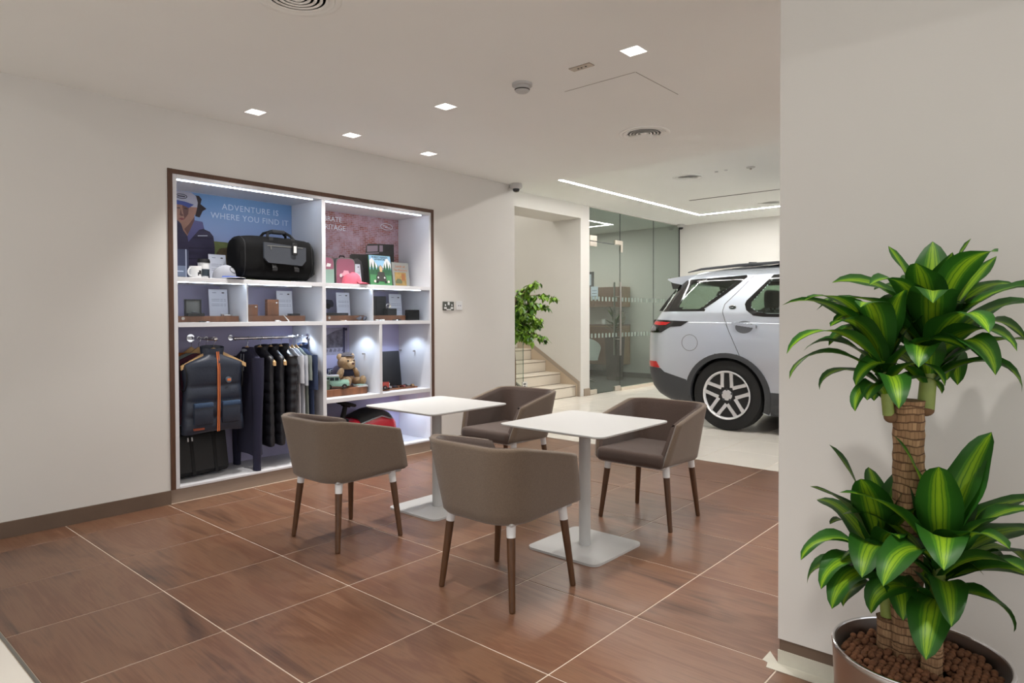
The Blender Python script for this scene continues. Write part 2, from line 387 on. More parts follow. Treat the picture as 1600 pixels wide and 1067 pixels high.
t = thing('smoke_detector', 'white smoke detector on the ceiling between downlight and vent', 'smoke detector', (3.11, 2.633, CZ1))
obj('base', MB().lathe([(.0, 0), (.062, 0), (.062, -.014), (.05, -.018), (.0, -.018)], 32), M_whitemetal, t)
obj('sensor_head', MB().lathe([(.046, -.018), (.048, -.034), (.043, -.036), (.043, -.040), (.045, -.042), (.035, -.052), (0, -.055)], 32), M_whitemetal, t)
obj('slot', MB().lathe([(.0455, -.0345), (.0465, -.0375), (.0445, -.041)], 32), MATS['vent_dark'], t)
t = thing('ceiling_plate', 'small rectangular metal plate on the ceiling beside the access panel', 'ceiling plate', (3.122, 2.202, CZ1))
obj('plate', MB().rbox(-.027, .027, -.072, .072, -.006, 0, .002, 1), mat('plate_grey', (176, 164, 152), .4, .6), t)
for k in (-.03, .0, .022): obj('indicator', MB().cyl((0, k, -.0075), (0, k, -.005), .006, n=12), M_black, t)
t = thing('sprinkler_plate', 'small white sensor plate in the far ceiling near the wall edge', 'sensor', (7.806, 3.073, CZ2))
obj('plate', MB().lathe([(.05, 0), (.05, -.008), (.02, -.012), (0, -.012)], 24), M_whitemetal, t); obj('head', MB().cyl((0, 0, -.03), (0, 0, -.01), .012), M_steel, t)
for k in range(2): tag(obj('ceiling_sensor', MB().lathe([(.022, 0), (.02, -.008), (0, -.01)], 16), M_whitemetal, None, (7.767, 3.36 + .12 * k, CZ2)), 'tiny white ceiling stud in the far ceiling, one of two', 'sensor', 'ceiling studs')

def dome_camera(x, y, z, s, label):
    t = thing('security_camera', label, 'camera', (x, y, z))
    obj('housing', MB().lathe([(0, 0), (.058 * s, 0), (.062 * s, -.012 * s), (.062 * s, -.04 * s), (.048 * s, -.052 * s), (.036 * s, -.052 * s)], 32), M_whitemetal, t)
    obj('dome', MB().lathe([(.036 * s, -.050 * s), (.034 * s, -.068 * s), (.024 * s, -.082 * s), (0, -.088 * s)], 24), mat('smoked_dome', (28, 28, 34), .1, coat=.5) if 'smoked_dome' not in MATS else MATS['smoked_dome'], t)
dome_camera(5.40, 4.66, CZ1, 1.05, 'white dome security camera where the shop wall ends at the ceiling')
dome_camera(11.80, 6.0, CZ2, 1.15, 'white dome security camera in the far corner beside the glass office')

# wall plates
t = thing('socket_plate', 'dark double socket and switch plate on the wall right of the niche', 'socket', (4.475, YW, 1.378))
obj('plate', MB().rbox(-.074, .074, -.009, 0, -.043, .043, .003, 1), mat('socket_grey', (96, 98, 92), .4, .7), t)
for a, b, w, h in ((0, .024, .026, .030), (-.043, -.02, .034, .018), (.043, -.02, .034, .018), (0, -.036, .06, .012), (-.043, .008, .014, .018), (.043, .008, .014, .018)): obj('socket_insert', MB().rbox(a - w / 2, a + w / 2, -.0125, -.006, b - h / 2, b + h / 2, .002, 1), M_white, t)
t = thing('data_outlet', 'small white data outlet beside the dark socket plate', 'socket', (4.622, YW, 1.383))
obj('plate', MB().rbox(-.043, .043, -.009, 0, -.043, .043, .003, 1), M_white, t)
for a in (-.012, .014): obj('port', MB().box(a - .005, a + .005, -.0095, -.006, -.006, .004), mat('port_blue', (90, 96, 130), .5) if 'port_blue' not in MATS else MATS['port_blue'], t)

# peeling protective film along the foot of the right wall
t = thing('protective_film', 'peeling grey-white protective film taped along the foot of the right wall', 'protective film')
M_film = mat('masking_film', (196, 192, 178), .6, var=.06, vscale=12)
obj('upright_film', MB().box(2.4595, 2.4645, -.4, .862, .002, .052), M_film, t)
obj('floor_film', MB().prism([(2.462, -.4), (2.462, .862), (2.53, .915), (2.449, .914), (2.441, .892), (2.405, .884), (2.409, .70), (2.405, -.4)], lambda u, v, d: (u, v, d), .0004, .002), M_film, t)

# ================================================================== TABLES
def cafe_table(x, y, label):
    t = thing('cafe_table', label, 'table', (x, y, 0), 0, 'square white pedestal tables')
    obj('tabletop', MB().rplate(0, 0, .677, .690, .69, .675, .045, .012), M_whitemetal, t)
    obj('mounting_plate', MB().box(-.15, .15, -.15, .15, .668, .678), M_whitemetal, t)
    obj('column', MB().cyl((0, 0, .010), (0, 0, .672), .032, n=32), M_whitemetal, t)
    obj('base_plate', MB().rplate(0, 0, 0, .012, .47, .46, .045, .0), M_whitemetal, t)
    return t
cafe_table(3.025, 2.115, 'front white square pedestal table, nearest the plant')
cafe_table(3.005, 3.300, 'rear white square pedestal table, nearer the display niche')

# ================================================================== CHAIRS (local +x = front)
def make_chair(label):
    t = thing('tub_chair', label, 'chair', (0, 0, 0), 0, 'tub chairs at the two tables')
    def outline(h, th):
        """U-shaped plan at height fraction h, offset inward by th: list of points from front -y round the back to front +y"""
        xf = .262 - .085 * h ** 1.2; xr = -(.250 + .052 * h) + th; w = .248 + .042 * h - th; r = .15 - th
        P = []
        n = 8
        for k in range(n): P.append((xf + (xr + r - xf) * k / n, -w))
        for k in range(9): a = R(270 - 90 * k / 8); P.append((xr + r + r * math.cos(a), -w + r + r * math.sin(a)))
        for k in range(1, 8): P.append((xr, (-w + r) + (2 * w - 2 * r) * k / 8))
        for k in range(9): a = R(180 - 90 * k / 8); P.append((xr + r + r * math.cos(a), w - r + r * math.sin(a)))
        for k in range(1, n + 1): P.append((xr + r + (xf - xr - r) * k / n, w))
        return P
    def rim(x): return .622 + .088 * min(1, max(0, (.20 - x) / .40)) ** .9
    NB = .372
    def skin(th, z0f, zoff=0.0):
        lev = [0, .04, .15, .35, .6, .85, .97, 1.0]; rows = []
        for h in lev:
            o = outline(h, th)
            row = []
            for (x, y) in o:
                zt = rim(x) + zoff; zb = z0f(x); row.append((x, y, zb + (zt - zb) * h))
            rows.append(row)
        return rows
    zb = lambda x: .372 + .018 * max(0, min(1, (x + .2) / .4))
    out = skin(0, zb); inn = skin(.030, zb)
    # softly rounded bottom edge
    for i, p in enumerate(out[0]): out[0][i] = (p[0] * .965, p[1] * .965, p[2] - .0)
    mb = MB(); n = len(out[0])
    def strip(rows, flip=False):
        vs = [p for r_ in rows for p in r_]; fs = []
        for j in range(len(rows) - 1):
            for i in range(n - 1):
                q = (j * n + i, j * n + i + 1, (j + 1) * n + i + 1, (j + 1) * n + i); fs.append(q[::-1] if flip else q)
        mb._add(vs, fs)
    strip(out); strip(inn, True)
    # rim strip and front end caps, rounded over
    top = [[(a[0], a[1], a[2]) for a in out[-1]], [((a[0] * .75 + b[0] * .25), (a[1] * .75 + b[1] * .25), a[2] + .007) for a, b in zip(out[-1], inn[-1])], [((a[0] + b[0]) / 2, (a[1] + b[1]) / 2, a[2] + .008) for a, b in zip(out[-1], inn[-1])], [b for b in inn[-1]]]
    strip(top)
    for e in (0, n - 1):
        col = [[r_[e] for r_ in out], [((a[e][0] + b[e][0]) / 2 + .012, (a[e][1] + b[e][1]) / 2, (a[e][2] + b[e][2]) / 2) for a, b in zip(out, inn)], [r_[e] for r_ in inn]]
        vs = [p for c_ in col for p in c_]; m_ = len(out); fs = []
        for j in range(2):
            for i in range(m_ - 1): fs.append((j * m_ + i, j * m_ + i + 1, (j + 1) * m_ + i + 1, (j + 1) * m_ + i))
        mb._add(vs, fs)
        mb._add([top[0][e], top[1][e], top[2][e], top[3][e], col[1][-1]], [(0, 1, 4), (1, 2, 4), (2, 3, 4)])
    bo = out[0]; mb._add(bo, [tuple(range(n))])
    obj('shell', mb, M_taupe, t, ang=60)
    lin_rows = skin(.031, lambda x: .40, -.004); lin2 = skin(.055, lambda x: .40, -.012)
    mb = MB(); strip(lin2, True); strip([lin_rows[-1], [((a[0] + b[0]) / 2, (a[1] + b[1]) / 2, a[2] + .009) for a, b in zip(lin_rows[-1], lin2[-1])], lin2[-1]])
    for e in (0, n - 1):
        col = [[r_[e] for r_ in lin_rows], [r_[e] for r_ in lin2]]; vs = [p for c_ in col for p in c_]; m_ = len(lin_rows)
        mb._add(vs, [(i, i + 1, m_ + i + 1, m_ + i) for i in range(m_ - 1)])
    obj('inner_lining', mb, M_brownfab, t, ang=60)
    bmx = bmesh.new(); bmesh.ops.create_cube(bmx, size=1)
    for v in bmx.verts: v.co = Vector((.055 + v.co.x * .46, v.co.y * (.385 if v.co.x < 0 else .462), .417 + v.co.z * .084))
    bmesh.ops.bevel(bmx, geom=list(bmx.edges), offset=.034, segments=5, profile=.6, affect='EDGES')
    for v in bmx.verts:
        if v.co.z > .43: v.co.z += .012 * (1 - (v.co.y / .24) ** 2) * (1 - ((v.co.x - .03) / .27) ** 2)
    obj('seat_cushion', MB().bm(bmx), M_brownfab, t, ang=60)
    obj('seat_pan', MB().rbox(-.20, .245, -.215, .215, .366, .385, .006, 1), M_whitemetal, t)
    for fx, fy, tx, ty in ((.207, .245, .180, .200), (.207, -.245, .180, -.200), (-.205, .222, -.170, .185), (-.205, -.222, -.170, -.185)):
        a = Vector((fx, fy, 0)); b = Vector((tx, ty, .378)); c = a + (b - a) * .84
        L = obj('leg', MB().cyl(a, a + (c - a) * .02, .0115, .0135, 20).cyl(a + (c - a) * .02, c, .0135, .0195, 20), M_legwood, t)
        obj('ferrule', MB().cyl(c - (b - a) * .01, b, .0198, .0225, 20), M_white, L, label='white leg cap')
    return t
ch = make_chair('tub chair at the left of the rear table, its back to the clothes rail')
ch.location = (2.268, 3.280, 0)
for x, y, rz, lb in ((2.338, 2.092, 0, 'nearest tub chair, its taupe back turned to the viewer, at the front table'),
                     (3.752, 2.112, PI, 'tub chair at the front table, brown seat facing us, before the car'),
                     (3.735, 3.300, PI, 'tub chair behind the rear table, in front of the staircase')):
    c = copy_tree(ch); c.location = (x, y, 0); c.rotation_euler = (0, 0, rz); c['label'] = lb
# ================================================================== DISPLAY CABINET
FY = YW - .004                     # front face of the cabinet
IX0, IX1, DV0, DV1 = 1.932, 4.236, 3.070, 3.104
Z0, Z1a, Z1b, Z2a, Z2b, Z3a, Z3b, ZT = .108, 1.523, 1.555, 1.208, 1.240, .562, .597, 2.232
cab = thing('display_cabinet', 'white built-in display cabinet with walnut edge, lit shelves full of merchandise', 'cabinet', (0, 0, 0))
obj('frame', MB().box(NX0 + .001, NX0 + .032, FY - .004, FY + .06, .094, NZ).box(NX1 - .032, NX1 - .001, FY - .004, FY + .06, .094, NZ).box(NX0 + .032, NX1 - .032, FY - .004, FY + .06, NZ - .032, NZ - .001), M_walnutframe, cab, label='walnut edge frame')
def cpart(name, *b, m=None): return obj(name, MB().rbox(*b, .0015, 1), m or M_cabinet, cab)
cpart('side_panel', NX0 + .032, IX0, FY, YB, .094, NZ - .032); cpart('side_panel', IX1, NX1 - .032, FY, YB, .094, NZ - .032)
cpart('top_panel', IX0, IX1, FY, YB, ZT, NZ - .032)
cpart('bottom_panel', IX0, IX1, FY, YB, .092, Z0)
cpart('divider', DV0, DV1, FY, YB, Z0, ZT)
cpart('shelf', IX0, DV0, FY, YB, Z1a, Z1b); cpart('shelf', DV1, IX1, FY, YB, Z1a, Z1b)
cpart('shelf', IX0, DV0, FY, YB, Z2a, Z2b); cpart('shelf', DV1, IX1, FY, YB, Z2a, Z2b)
cpart('shelf', DV1, IX1, FY, YB, Z3a, Z3b)
cpart('divider', 2.440, 2.452, FY + .03, YB, Z2b, Z1a); cpart('divider', 3.592, 3.604, FY + .03, YB, Z2b, Z1a)
cpart('divider', 3.646, 3.674, FY, YB, Z3b, Z2a)
obj('plinth', MB().box(NX0 + .001, NX1 - .05, FY + .006, FY + .03, 0, .092), M_plinth, cab, label='taupe plinth')
obj('back_panel', MB().box(IX0, IX1, YB, YB + .02, .092, ZT), M_cabback, cab)
for x0, x1, z in ((1.955, 3.02, ZT), (3.145, 4.18, ZT)):
    obj('light_bar', MB().box(x0, x1, 4.793, 4.805, z - .004, z + .001), M_cabled, cab)
for x0, x1, z in ((1.95, 2.99, Z1a), (3.125, 4.15, Z1a)):
    obj('light_bar', MB().box(x0, x1, 4.775, 4.785, z - .003, z + .001), M_cabled, cab)
for x, y in ((3.85, 4.83), (3.40, 4.83), (3.85, 4.83), (2.5, 4.8)): pass
M_spot = emat('puck_light', CAB_C, 14.0)
for x, y, z in ((3.50, 4.93, Z2a), (4.06, 4.93, Z2a), (4.06, 4.93, Z3a), (2.96, 4.96, Z2a)):
    obj('puck_light', MB().cyl((x, y, z - .0008), (x, y, z), .026, n=20), M_spot, cab)
    ld = bpy.data.lights.new('puck_beam', 'SPOT'); ld.energy = 5.5; ld.color = CAB_C; ld.spot_size = R(120); ld.spot_blend = .5; ld.shadow_soft_size = .02
    lo = bpy.data.objects.new('puck_beam', ld); COL.objects.link(lo); lo.parent = cab; lo.location = (x, y, z - .012)
for x, y in ((4.2355, 5.164), (4.2355, 4.957), (3.6455, 5.168), (3.6455, 4.959)):
    obj('wall_hook', MB().cyl((x, y, .944), (x - .018, y, .944), .006, n=12).ell((x - .02, y, .944), .009, 10, 6), M_steel, cab)
for x0, x1, y in ((1.934, 2.470, 4.752), (2.452, 3.068, 4.760), (3.106, 3.62, 4.752), (3.603, 4.234, 4.760)):
    g = obj('sliding_pane', MB().box(x0, x1, y, y + .004, Z2b + .002, Z1a - .002), M_glass, cab)
    if y < 4.755: obj('lock', MB().cyl((x0 + .035, y - .004, Z2b + .028), (x0 + .035, y, Z2b + .028), .011, n=16), M_steel, g)

# ------------------------------------------------------------------ posters on the back panel
def flat(name, pts, m, parent, y, th=.0012):
    return obj(name, MB().prism(pts, lambda u, v, d: (u, d, v), y - th, y), m, parent)
def printed_sky():
    m, t, b = nt('print_sky'); tc = node(t, 'ShaderNodeTexCoord'); sp = node(t, 'ShaderNodeSeparateXYZ'); t.links.new(tc.outputs['Object'], sp.inputs[0])
    mr = node(t, 'ShaderNodeMapRange'); setin(mr, **{'From Min': 1.80, 'From Max': 2.22}); t.links.new(sp.outputs[2], mr.inputs[0])
    r = node(t, 'ShaderNodeValToRGB'); e = r.color_ramp.elements; e[0].color = C(176, 184, 222); e[1].color = C(112, 152, 200)
    n = node(t, 'ShaderNodeTexNoise'); setin(n, Scale=3.0, Detail=4.0); ad = node(t, 'ShaderNodeMath', operation='MULTIPLY_ADD'); ad.inputs[1].default_value = .25
    t.links.new(tc.outputs['Object'], n.inputs['Vector']); t.links.new(n.outputs['Fac'], ad.inputs[0]); t.links.new(mr.outputs[0], ad.inputs[2]); t.links.new(ad.outputs[0], r.inputs[0])
    t.links.new(r.outputs[0], b.inputs['Base Color']); b.inputs['Roughness'].default_value = .55; return m
def printed_brick():
    m, t, b = nt('print_brick'); tc = node(t, 'ShaderNodeTexCoord')
    br = node(t, 'ShaderNodeTexBrick'); setin(br, Scale=1.0, **{'Brick Width': .052, 'Row Height': .017, 'Mortar Size': .0022, 'Color1': C(164, 92, 76), 'Color2': C(136, 82, 76), 'Mortar': C(186, 160, 164)})
    mp = node(t, 'ShaderNodeMapping'); mp.inputs['Rotation'].default_value = (-PI / 2, 0, 0); t.links.new(tc.outputs['Object'], mp.inputs[0]); t.links.new(mp.outputs[0], br.inputs['Vector'])
    n = node(t, 'ShaderNodeTexNoise'); setin(n, Scale=7.0, Detail=8.0, Roughness=.75); t.links.new(tc.outputs['Object'], n.inputs['Vector'])
    r = node(t, 'ShaderNodeValToRGB'); r.color_ramp.elements[0].position = .42; r.color_ramp.elements[1].position = .62; t.links.new(n.outputs['Fac'], r.inputs[0])
    mx = node(t, 'ShaderNodeMix', data_type='RGBA'); t.links.new(r.outputs[0], mx.inputs['Factor']); t.links.new(br.outputs['Color'], mx.inputs['A']); mx.inputs['B'].default_value = C(190, 164, 178)
    t.links.new(mx.outputs['Result'], b.inputs['Base Color']); b.inputs['Roughness'].default_value = .6; return m
M_print_white = mat('print_white', (226, 232, 240), .6); M_print_pale = mat('print_pale_blue', (206, 220, 238), .6)
t = thing('outdoor_poster', 'blue-sky poster of a capped person in a navy jacket, behind the black bag', 'poster', (0, 0, 0))
obj('sheet', MB().box(IX0 + .002, DV0 - .002, YB - .003, YB - .0005, Z1b + .001, ZT - .002), printed_sky(), t)
flat('hill', [(2.0, 1.873), (2.4, 1.871), (2.486, 1.870), (2.664, 1.844), (2.874, 1.820), (3.06, 1.81), (3.06, 1.562), (2.0, 1.562)], mat('print_hill', (112, 120, 70), .6, var=.25, vscale=14), t, YB - .0032, .0006)
flat('bank', [(2.404, 1.562), (2.408, 1.768), (2.437, 1.816), (2.505, 1.83), (2.573, 1.789), (2.62, 1.76), (2.66, 1.6), (2.66, 1.562)], mat('print_bank', (96, 78, 52), .6, var=.4, vscale=30), t, YB - .0040, .0006)
M_skin = mat('print_skin', (164, 122, 104), .6, var=.12, vscale=14)
flat('jacket', [(1.97, 1.99), (2.04, 2.02), (2.103, 2.017), (2.129, 2.011), (2.155, 1.968), (2.194, 1.895), (2.246, 2.014), (2.308, 2.011), (2.321, 1.957), (2.363, 1.942), (2.391, 1.908), (2.401, 1.824), (2.399, 1.646), (2.395, 1.562), (1.97, 1.562)], mat('print_jacket', (58, 52, 78), .6, var=.3, vscale=9, stretch=(.4, 1, 2)), t, YB - .0048, .0006)
for zz in (1.72, 1.80, 1.88): flat('quilt_line', [(2.20, zz), (2.385, zz + .012), (2.385, zz + .017), (2.20, zz + .006)], mat('print_fold', (36, 32, 52), .6) if 'print_fold' not in MATS else MATS['print_fold'], t, YB - .0056, .0004)
flat('face', [(2.02, 2.13), (2.104, 2.135), (2.157, 2.132), (2.205, 2.120), (2.237, 2.130), (2.273, 2.125), (2.272, 2.077), (2.247, 2.058), (2.246, 2.005), (2.215, 1.945), (2.194, 1.89), (2.163, 1.933), (2.146, 1.985), (2.116, 2.010), (2.06, 2.012), (2.03, 2.06)], M_skin, t, YB - .0056, .0006)
flat('hair', [(2.255, 2.21), (2.283, 2.209), (2.303, 2.186), (2.293, 2.148), (2.339, 2.117), (2.309, 2.095), (2.285, 2.044), (2.252, 2.051), (2.268, 2.117), (2.262, 2.155)], mat('print_hair', (46, 34, 36), .7), t, YB - .0062, .0006)
flat('collar', [(2.246, 2.019), (2.303, 2.013), (2.321, 1.962), (2.28, 1.949), (2.199, 1.85), (2.192, 1.895)], mat('print_collar', (96, 94, 140), .6), t, YB - .0062, .0006)
flat('cap_crown', [(2.03, 2.19), (2.07, 2.216), (2.107, 2.226), (2.14, 2.228), (2.175, 2.228), (2.224, 2.226), (2.26, 2.204), (2.273, 2.155), (2.268, 2.12), (2.227, 2.117), (2.174, 2.133), (2.106, 2.15), (2.02, 2.145)], mat('print_cap', (178, 176, 190), .6), t, YB - .0066, .0006)
flat('cap_brim', [(2.02, 2.156), (2.105, 2.158), (2.174, 2.153), (2.244, 2.137), (2.205, 2.108), (2.156, 2.125), (2.104, 2.126), (2.02, 2.122)], mat('print_brim', (70, 84, 150), .6), t, YB - .0074, .0006)
M_printdark = mat('print_dark', (40, 34, 44), .6)
flat('shaded_cheek', [(2.157, 2.124), (2.205, 2.112), (2.200, 2.06), (2.172, 2.02), (2.163, 2.07)], mat('print_skin_deep', (112, 78, 70), .6), t, YB - .0064, .0004)
flat('nose', [(2.146, 2.096), (2.152, 2.060), (2.168, 2.046), (2.150, 2.040), (2.136, 2.048)], MATS['print_skin_deep'], t, YB - .0064, .0004)
flat('neck_shade', [(2.215, 1.945), (2.246, 2.005), (2.247, 2.045), (2.205, 1.985), (2.170, 1.945), (2.194, 1.905)], MATS['print_skin_deep'], t, YB - .0062, .0004)
for p in ([(2.112, 2.100), (2.14, 2.104), (2.14, 2.097), (2.112, 2.095)], [(2.172, 2.104), (2.196, 2.103), (2.194, 2.097), (2.172, 2.098)]): flat('eye', p, M_printdark, t, YB - .0068, .0004)
flat('mouth', [(2.128, 2.020), (2.150, 2.028), (2.178, 2.022), (2.152, 2.010)], mat('print_lips', (132, 70, 72), .6), t, YB - .0064, .0004)
obj('cap_badge', MB().tube([(2.15 + .042 * math.cos(R(a)), YB - .0078, 2.19 + .016 * math.sin(R(a))) for a in range(0, 360, 20)], .0025, 6, closed=True).box(2.122, 2.178, YB - .0082, YB - .0074, 2.186, 2.194), M_printdark, t)
text('lettering', 'ADVENTURE IS', .066, M_print_pale, t, (2.705, YB - .0036, 2.148), space=1.12)
text('lettering', 'WHERE YOU FIND IT', .066, M_print_pale, t, (2.705, YB - .0036, 2.072), space=1.08)
flat('chest_print', [(2.27, 1.905), (2.345, 1.912), (2.345, 1.907), (2.27, 1.900)], M_print_white, t, YB - .0056, .0004)

t = thing('brick_poster', 'faded pink brick-wall poster with an old off-road car and white capitals', 'poster', (0, 0, 0))
obj('sheet', MB().box(DV1 + .002, IX1 - .002, YB - .003, YB - .0005, Z1b + .001, ZT - .002), printed_brick(), t)
M_pcar = mat('print_car_green', (68, 66, 62), .6, var=.2, vscale=10)
flat('car_body', [(3.659, 1.848), (3.68, 1.859), (3.837, 1.865), (3.845, 1.947), (3.876, 1.97), (4.176, 1.985), (4.179, 1.562), (3.785, 1.562), (3.786, 1.70), (3.658, 1.769)], M_pcar, t, YB - .0036, .0006)
flat('car_window', [(3.854, 1.948), (3.98, 1.961), (3.979, 1.904), (3.853, 1.89)], mat('print_window', (170, 150, 160), .6), t, YB - .0042, .0006)
flat('car_window', [(4.0, 1.963), (4.04, 1.966), (4.04, 1.906), (4.0, 1.902)], MATS['print_window'], t, YB - .0042, .0006)
flat('car_wing', [(3.695, 1.811), (3.744, 1.823), (3.787, 1.798), (3.808, 1.727), (3.807, 1.57), (3.709, 1.57)], mat('print_wing', (110, 104, 104), .6), t, YB - .0042, .0006)
flat('car_pillar', [(3.838, 1.88), (3.992, 1.895), (3.992, 1.885), (3.838, 1.868)], MATS['print_window'], t, YB - .0046, .0004)
text('lettering', 'CELEBRATE', .066, M_print_white, t, (3.577, YB - .0036, 2.158), align='RIGHT')
text('lettering', 'OUR HERITAGE', .066, M_print_white, t, (3.615, YB - .0036, 2.085), align='RIGHT')
obj('oval_badge', MB().tube([(4.088 + .072 * math.cos(R(a)), YB - .0036, 2.150 + .030 * math.sin(R(a))) for a in range(0, 360, 15)], .0028, 6, closed=True).box(4.045, 4.10, YB - .0042, YB - .003, 2.153, 2.161).box(4.07, 4.135, YB - .0042, YB - .003, 2.138, 2.146), M_print_white, t)

t = thing('cliff_poster', 'small black and white photograph of a rocky hillside, behind the teddy bear', 'poster', (0, 0, 0))
flat('sheet', [(3.115, .93), (3.63, .93), (3.63, 1.178), (3.115, 1.178)], mat('print_grey', (150, 146, 164), .6, var=.15, vscale=20), t, YB - .0006, .0014)
flat('hillside', [(3.115, .99), (3.578, .997), (3.578, 1.165), (3.50, 1.150), (3.38, 1.098), (3.115, 1.08)], mat('print_rock', (104, 100, 112), .7, var=.55, vscale=22), t, YB - .0022, .0006)
flat('post', [(3.578, .93), (3.60, .93), (3.60, 1.178), (3.578, 1.178)], mat('print_post', (60, 58, 84), .6), t, YB - .0030, .0006)
flat('arm', [(3.578, 1.15), (3.625, 1.15), (3.625, 1.172), (3.578, 1.172)], MATS['print_post'], t, YB - .0030, .0006)
for k in range(5): flat('bush', [(3.38 + .045 * k, .96), (3.41 + .045 * k, .955), (3.42 + .045 * k, .975), (3.40 + .045 * k, .99)], MATS['print_rock'], t, YB - .0030, .0005)
t = thing('car_print', 'lilac print of a dark car at the back of the third glazed cell', 'poster', (0, 0, 0))
flat('sheet', [(3.115, 1.29), (3.58, 1.29), (3.58, 1.50), (3.115, 1.50)], mat('print_lilac', (178, 176, 208), .6), t, YB - .0006, .0014)
flat('car_outline', [(3.20, 1.36), (3.30, 1.43), (3.384, 1.436), (3.467, 1.426), (3.482, 1.399), (3.477, 1.368), (3.424, 1.358), (3.2, 1.352)], mat('print_navy', (66, 66, 92), .6), t, YB - .0022, .0006)
flat('wheel_print', [(3.424 + .026 * math.cos(R(a)), 1.372 + .026 * math.sin(R(a))) for a in range(0, 360, 30)], M_printdark, t, YB - .0030, .0005)

# ------------------------------------------------------------------ top-left shelf
t = thing('journal', 'navy notebook with a pale band, at the far left of the top shelf', 'notebook', (2.045, 5.0, Z1b))
obj('cover', MB().rbox(-.07, .07, -.008, .008, 0, .215, .004, 1), mat('navy_cover', (52, 58, 84), .6), t); obj('band', MB().box(.046, .054, -.0092, .0092, 0, .2155), mat('pale_band', (160, 168, 188), .6), t)
obj('label', MB().box(-.07, .045, -.0095, -.008, .018, .095), mat('slate_label', (110, 122, 146), .6), t); obj('label_line', MB().box(-.05, .03, -.0102, -.0094, .052, .058), M_print_pale, t)
def mug(x, y, z):
    t = thing('mug', 'white mug with a small black car drawing', 'mug', (x, y, z), R(20))
    obj('cup', MB().lathe([(0, .004), (.036, 0), (.040, .006), (.041, .085), (.039, .086), (.037, .082), (.036, .010), (0, .008)], 32), M_white, t)
    obj('handle', MB().tube([(-.039 - .026 * math.sin(R(a)), 0, .044 + .028 * math.cos(R(a))) for a in range(0, 181, 18)], .005, 8), M_white, t)
    d = MB()
    for a0, a1, z0, z1 in ((-112, -62, .028, .042), (-100, -66, .042, .056), (-112, -100, .018, .028), (-76, -64, .018, .028)):
        d.grid(lambda u, v: (.0415 * math.cos(R(a0 + (a1 - a0) * u)), .0415 * math.sin(R(a0 + (a1 - a0) * u)), z0 + (z1 - z0) * v), 6, 1)
    obj('car_drawing', d, M_black, t)
mug(2.105, 4.86, Z1b)
t = thing('travel_cup', 'white travel cup with black lid and black grip band', 'cup', (2.190, 4.92, Z1b))
obj('cup', MB().lathe([(0, .0), (.030, 0), (.034, .02), (.041, .120), (0, .120)], 28), M_white, t)
obj('grip', MB().lathe([(.0345, .022), (.0365, .022), (.0405, .072), (.0385, .072)], 28), mat('grip_teal', (34, 46, 56), .6), t)
obj('lid', MB().lathe([(.0, .118), (.044, .118), (.044, .130), (.040, .146), (.037, .146), (.035, .140), (0, .140)], 28), M_black, t)
def cap(name, label, x, y, z, rz, mc, mb_, s=1.0, badge=None, edge=None):
    t = thing(name, label, 'cap', (x, y, z), rz)
    def cr(u, v):
        a = 2 * PI * u; ph = PI / 2 * v
        r = math.cos(ph) ** .75
        return (.085 * s * r * math.cos(a), .076 * s * r * math.sin(a), .004 + .098 * s * math.sin(ph) ** .85 * (1 + .06 * math.cos(a)))
    obj('crown', MB().grid(cr, 30, 8, True), mc, t, ang=60)
    obj('button', MB().ell((0, 0, .102 * s), (.008, .008, .005), 10, 6), mc, t)
    def br(u, v):
        a = R(-68 + 136 * u); r0, r1 = .078 * s, (.078 + .072 * math.cos(a) ** .7) * s; r = r0 + (r1 - r0) * v
        return (r * math.cos(a) * 1.02, r * math.sin(a) * .97, .014 - .010 * v - .018 * v * math.sin(a) ** 2 * 0 + .010 * (1 - v) - .0 + .012 * (1 - math.sin(a) ** 2) * v * .6)
    b = MB().grid(br, 18, 6); b2 = MB().grid(lambda u, v: tuple(Vector(br(u, v)) - Vector((0, 0, .004))), 18, 6)
    b._add(b2.v, b2.f); obj('brim', b, mb_, t, ang=60)
    if edge: obj('piping', MB().tube([br(k / 20, 1.0) for k in range(21)], .002, 6), edge, t)
    if badge:
        obj('badge', MB().tube([tuple(Vector(cr((.0 + .075 * math.cos(R(a))) % 1.0, .40 + .17 * math.sin(R(a)))) * 1.01) for a in range(0, 360, 20)], .0018, 6, closed=True), badge, t)
    sm = MB()
    for k in range(6): sm.tube([tuple(Vector(cr(k / 6, v / 8)) * 1.003) for v in range(9)], .0009, 4)
    obj('seam', sm, mc, t)
    return t
cap('baseball_cap', 'grey and blue baseball cap in front of the white card', 2.315, 4.86, Z1b, R(-58), mat('cap_grey', (150, 152, 160), .9), mat('cap_blue', (64, 82, 140), .9), 1.0, M_black, M_white)
def info_card(x, y, z, w, h, label, tilt=8, logo=True):
    t = thing('price_card', label, 'card', (x, y, z), 0, 'white price cards')
    t.rotation_euler = (-R(tilt), 0, 0)
    obj('sheet', MB().rbox(-w / 2, w / 2, -.0015, .0015, 0, h, .0008, 1), mat('card_white', (216, 220, 232), .4) if 'card_white' not in MATS else MATS['card_white'], t)
    m = mat('card_ink', (120, 124, 150), .6) if 'card_ink' not in MATS else MATS['card_ink']
    L = MB()
    for k, (a, b) in enumerate(((-.36, .06), (.1, .24), (.3, .4))):
        for zz in (.62, .56, .44, .38): L.box(a * w, b * w, -.0022, -.0014, h * zz, h * zz + h * .012)
    L.box(-.3 * w, -.1 * w, -.0022, -.0014, h * .86, h * .88)
    obj('printed_lines', L, m, t, kind='stuff')
    obj('badge', MB().prism([(.26 * w + .08 * w * math.cos(R(a)), h * .87 + h * .022 * math.sin(R(a))) for a in range(0, 360, 30)], lambda u, v, d: (u, d, v), -.0024, -.0014), M_printdark, t)
    return t
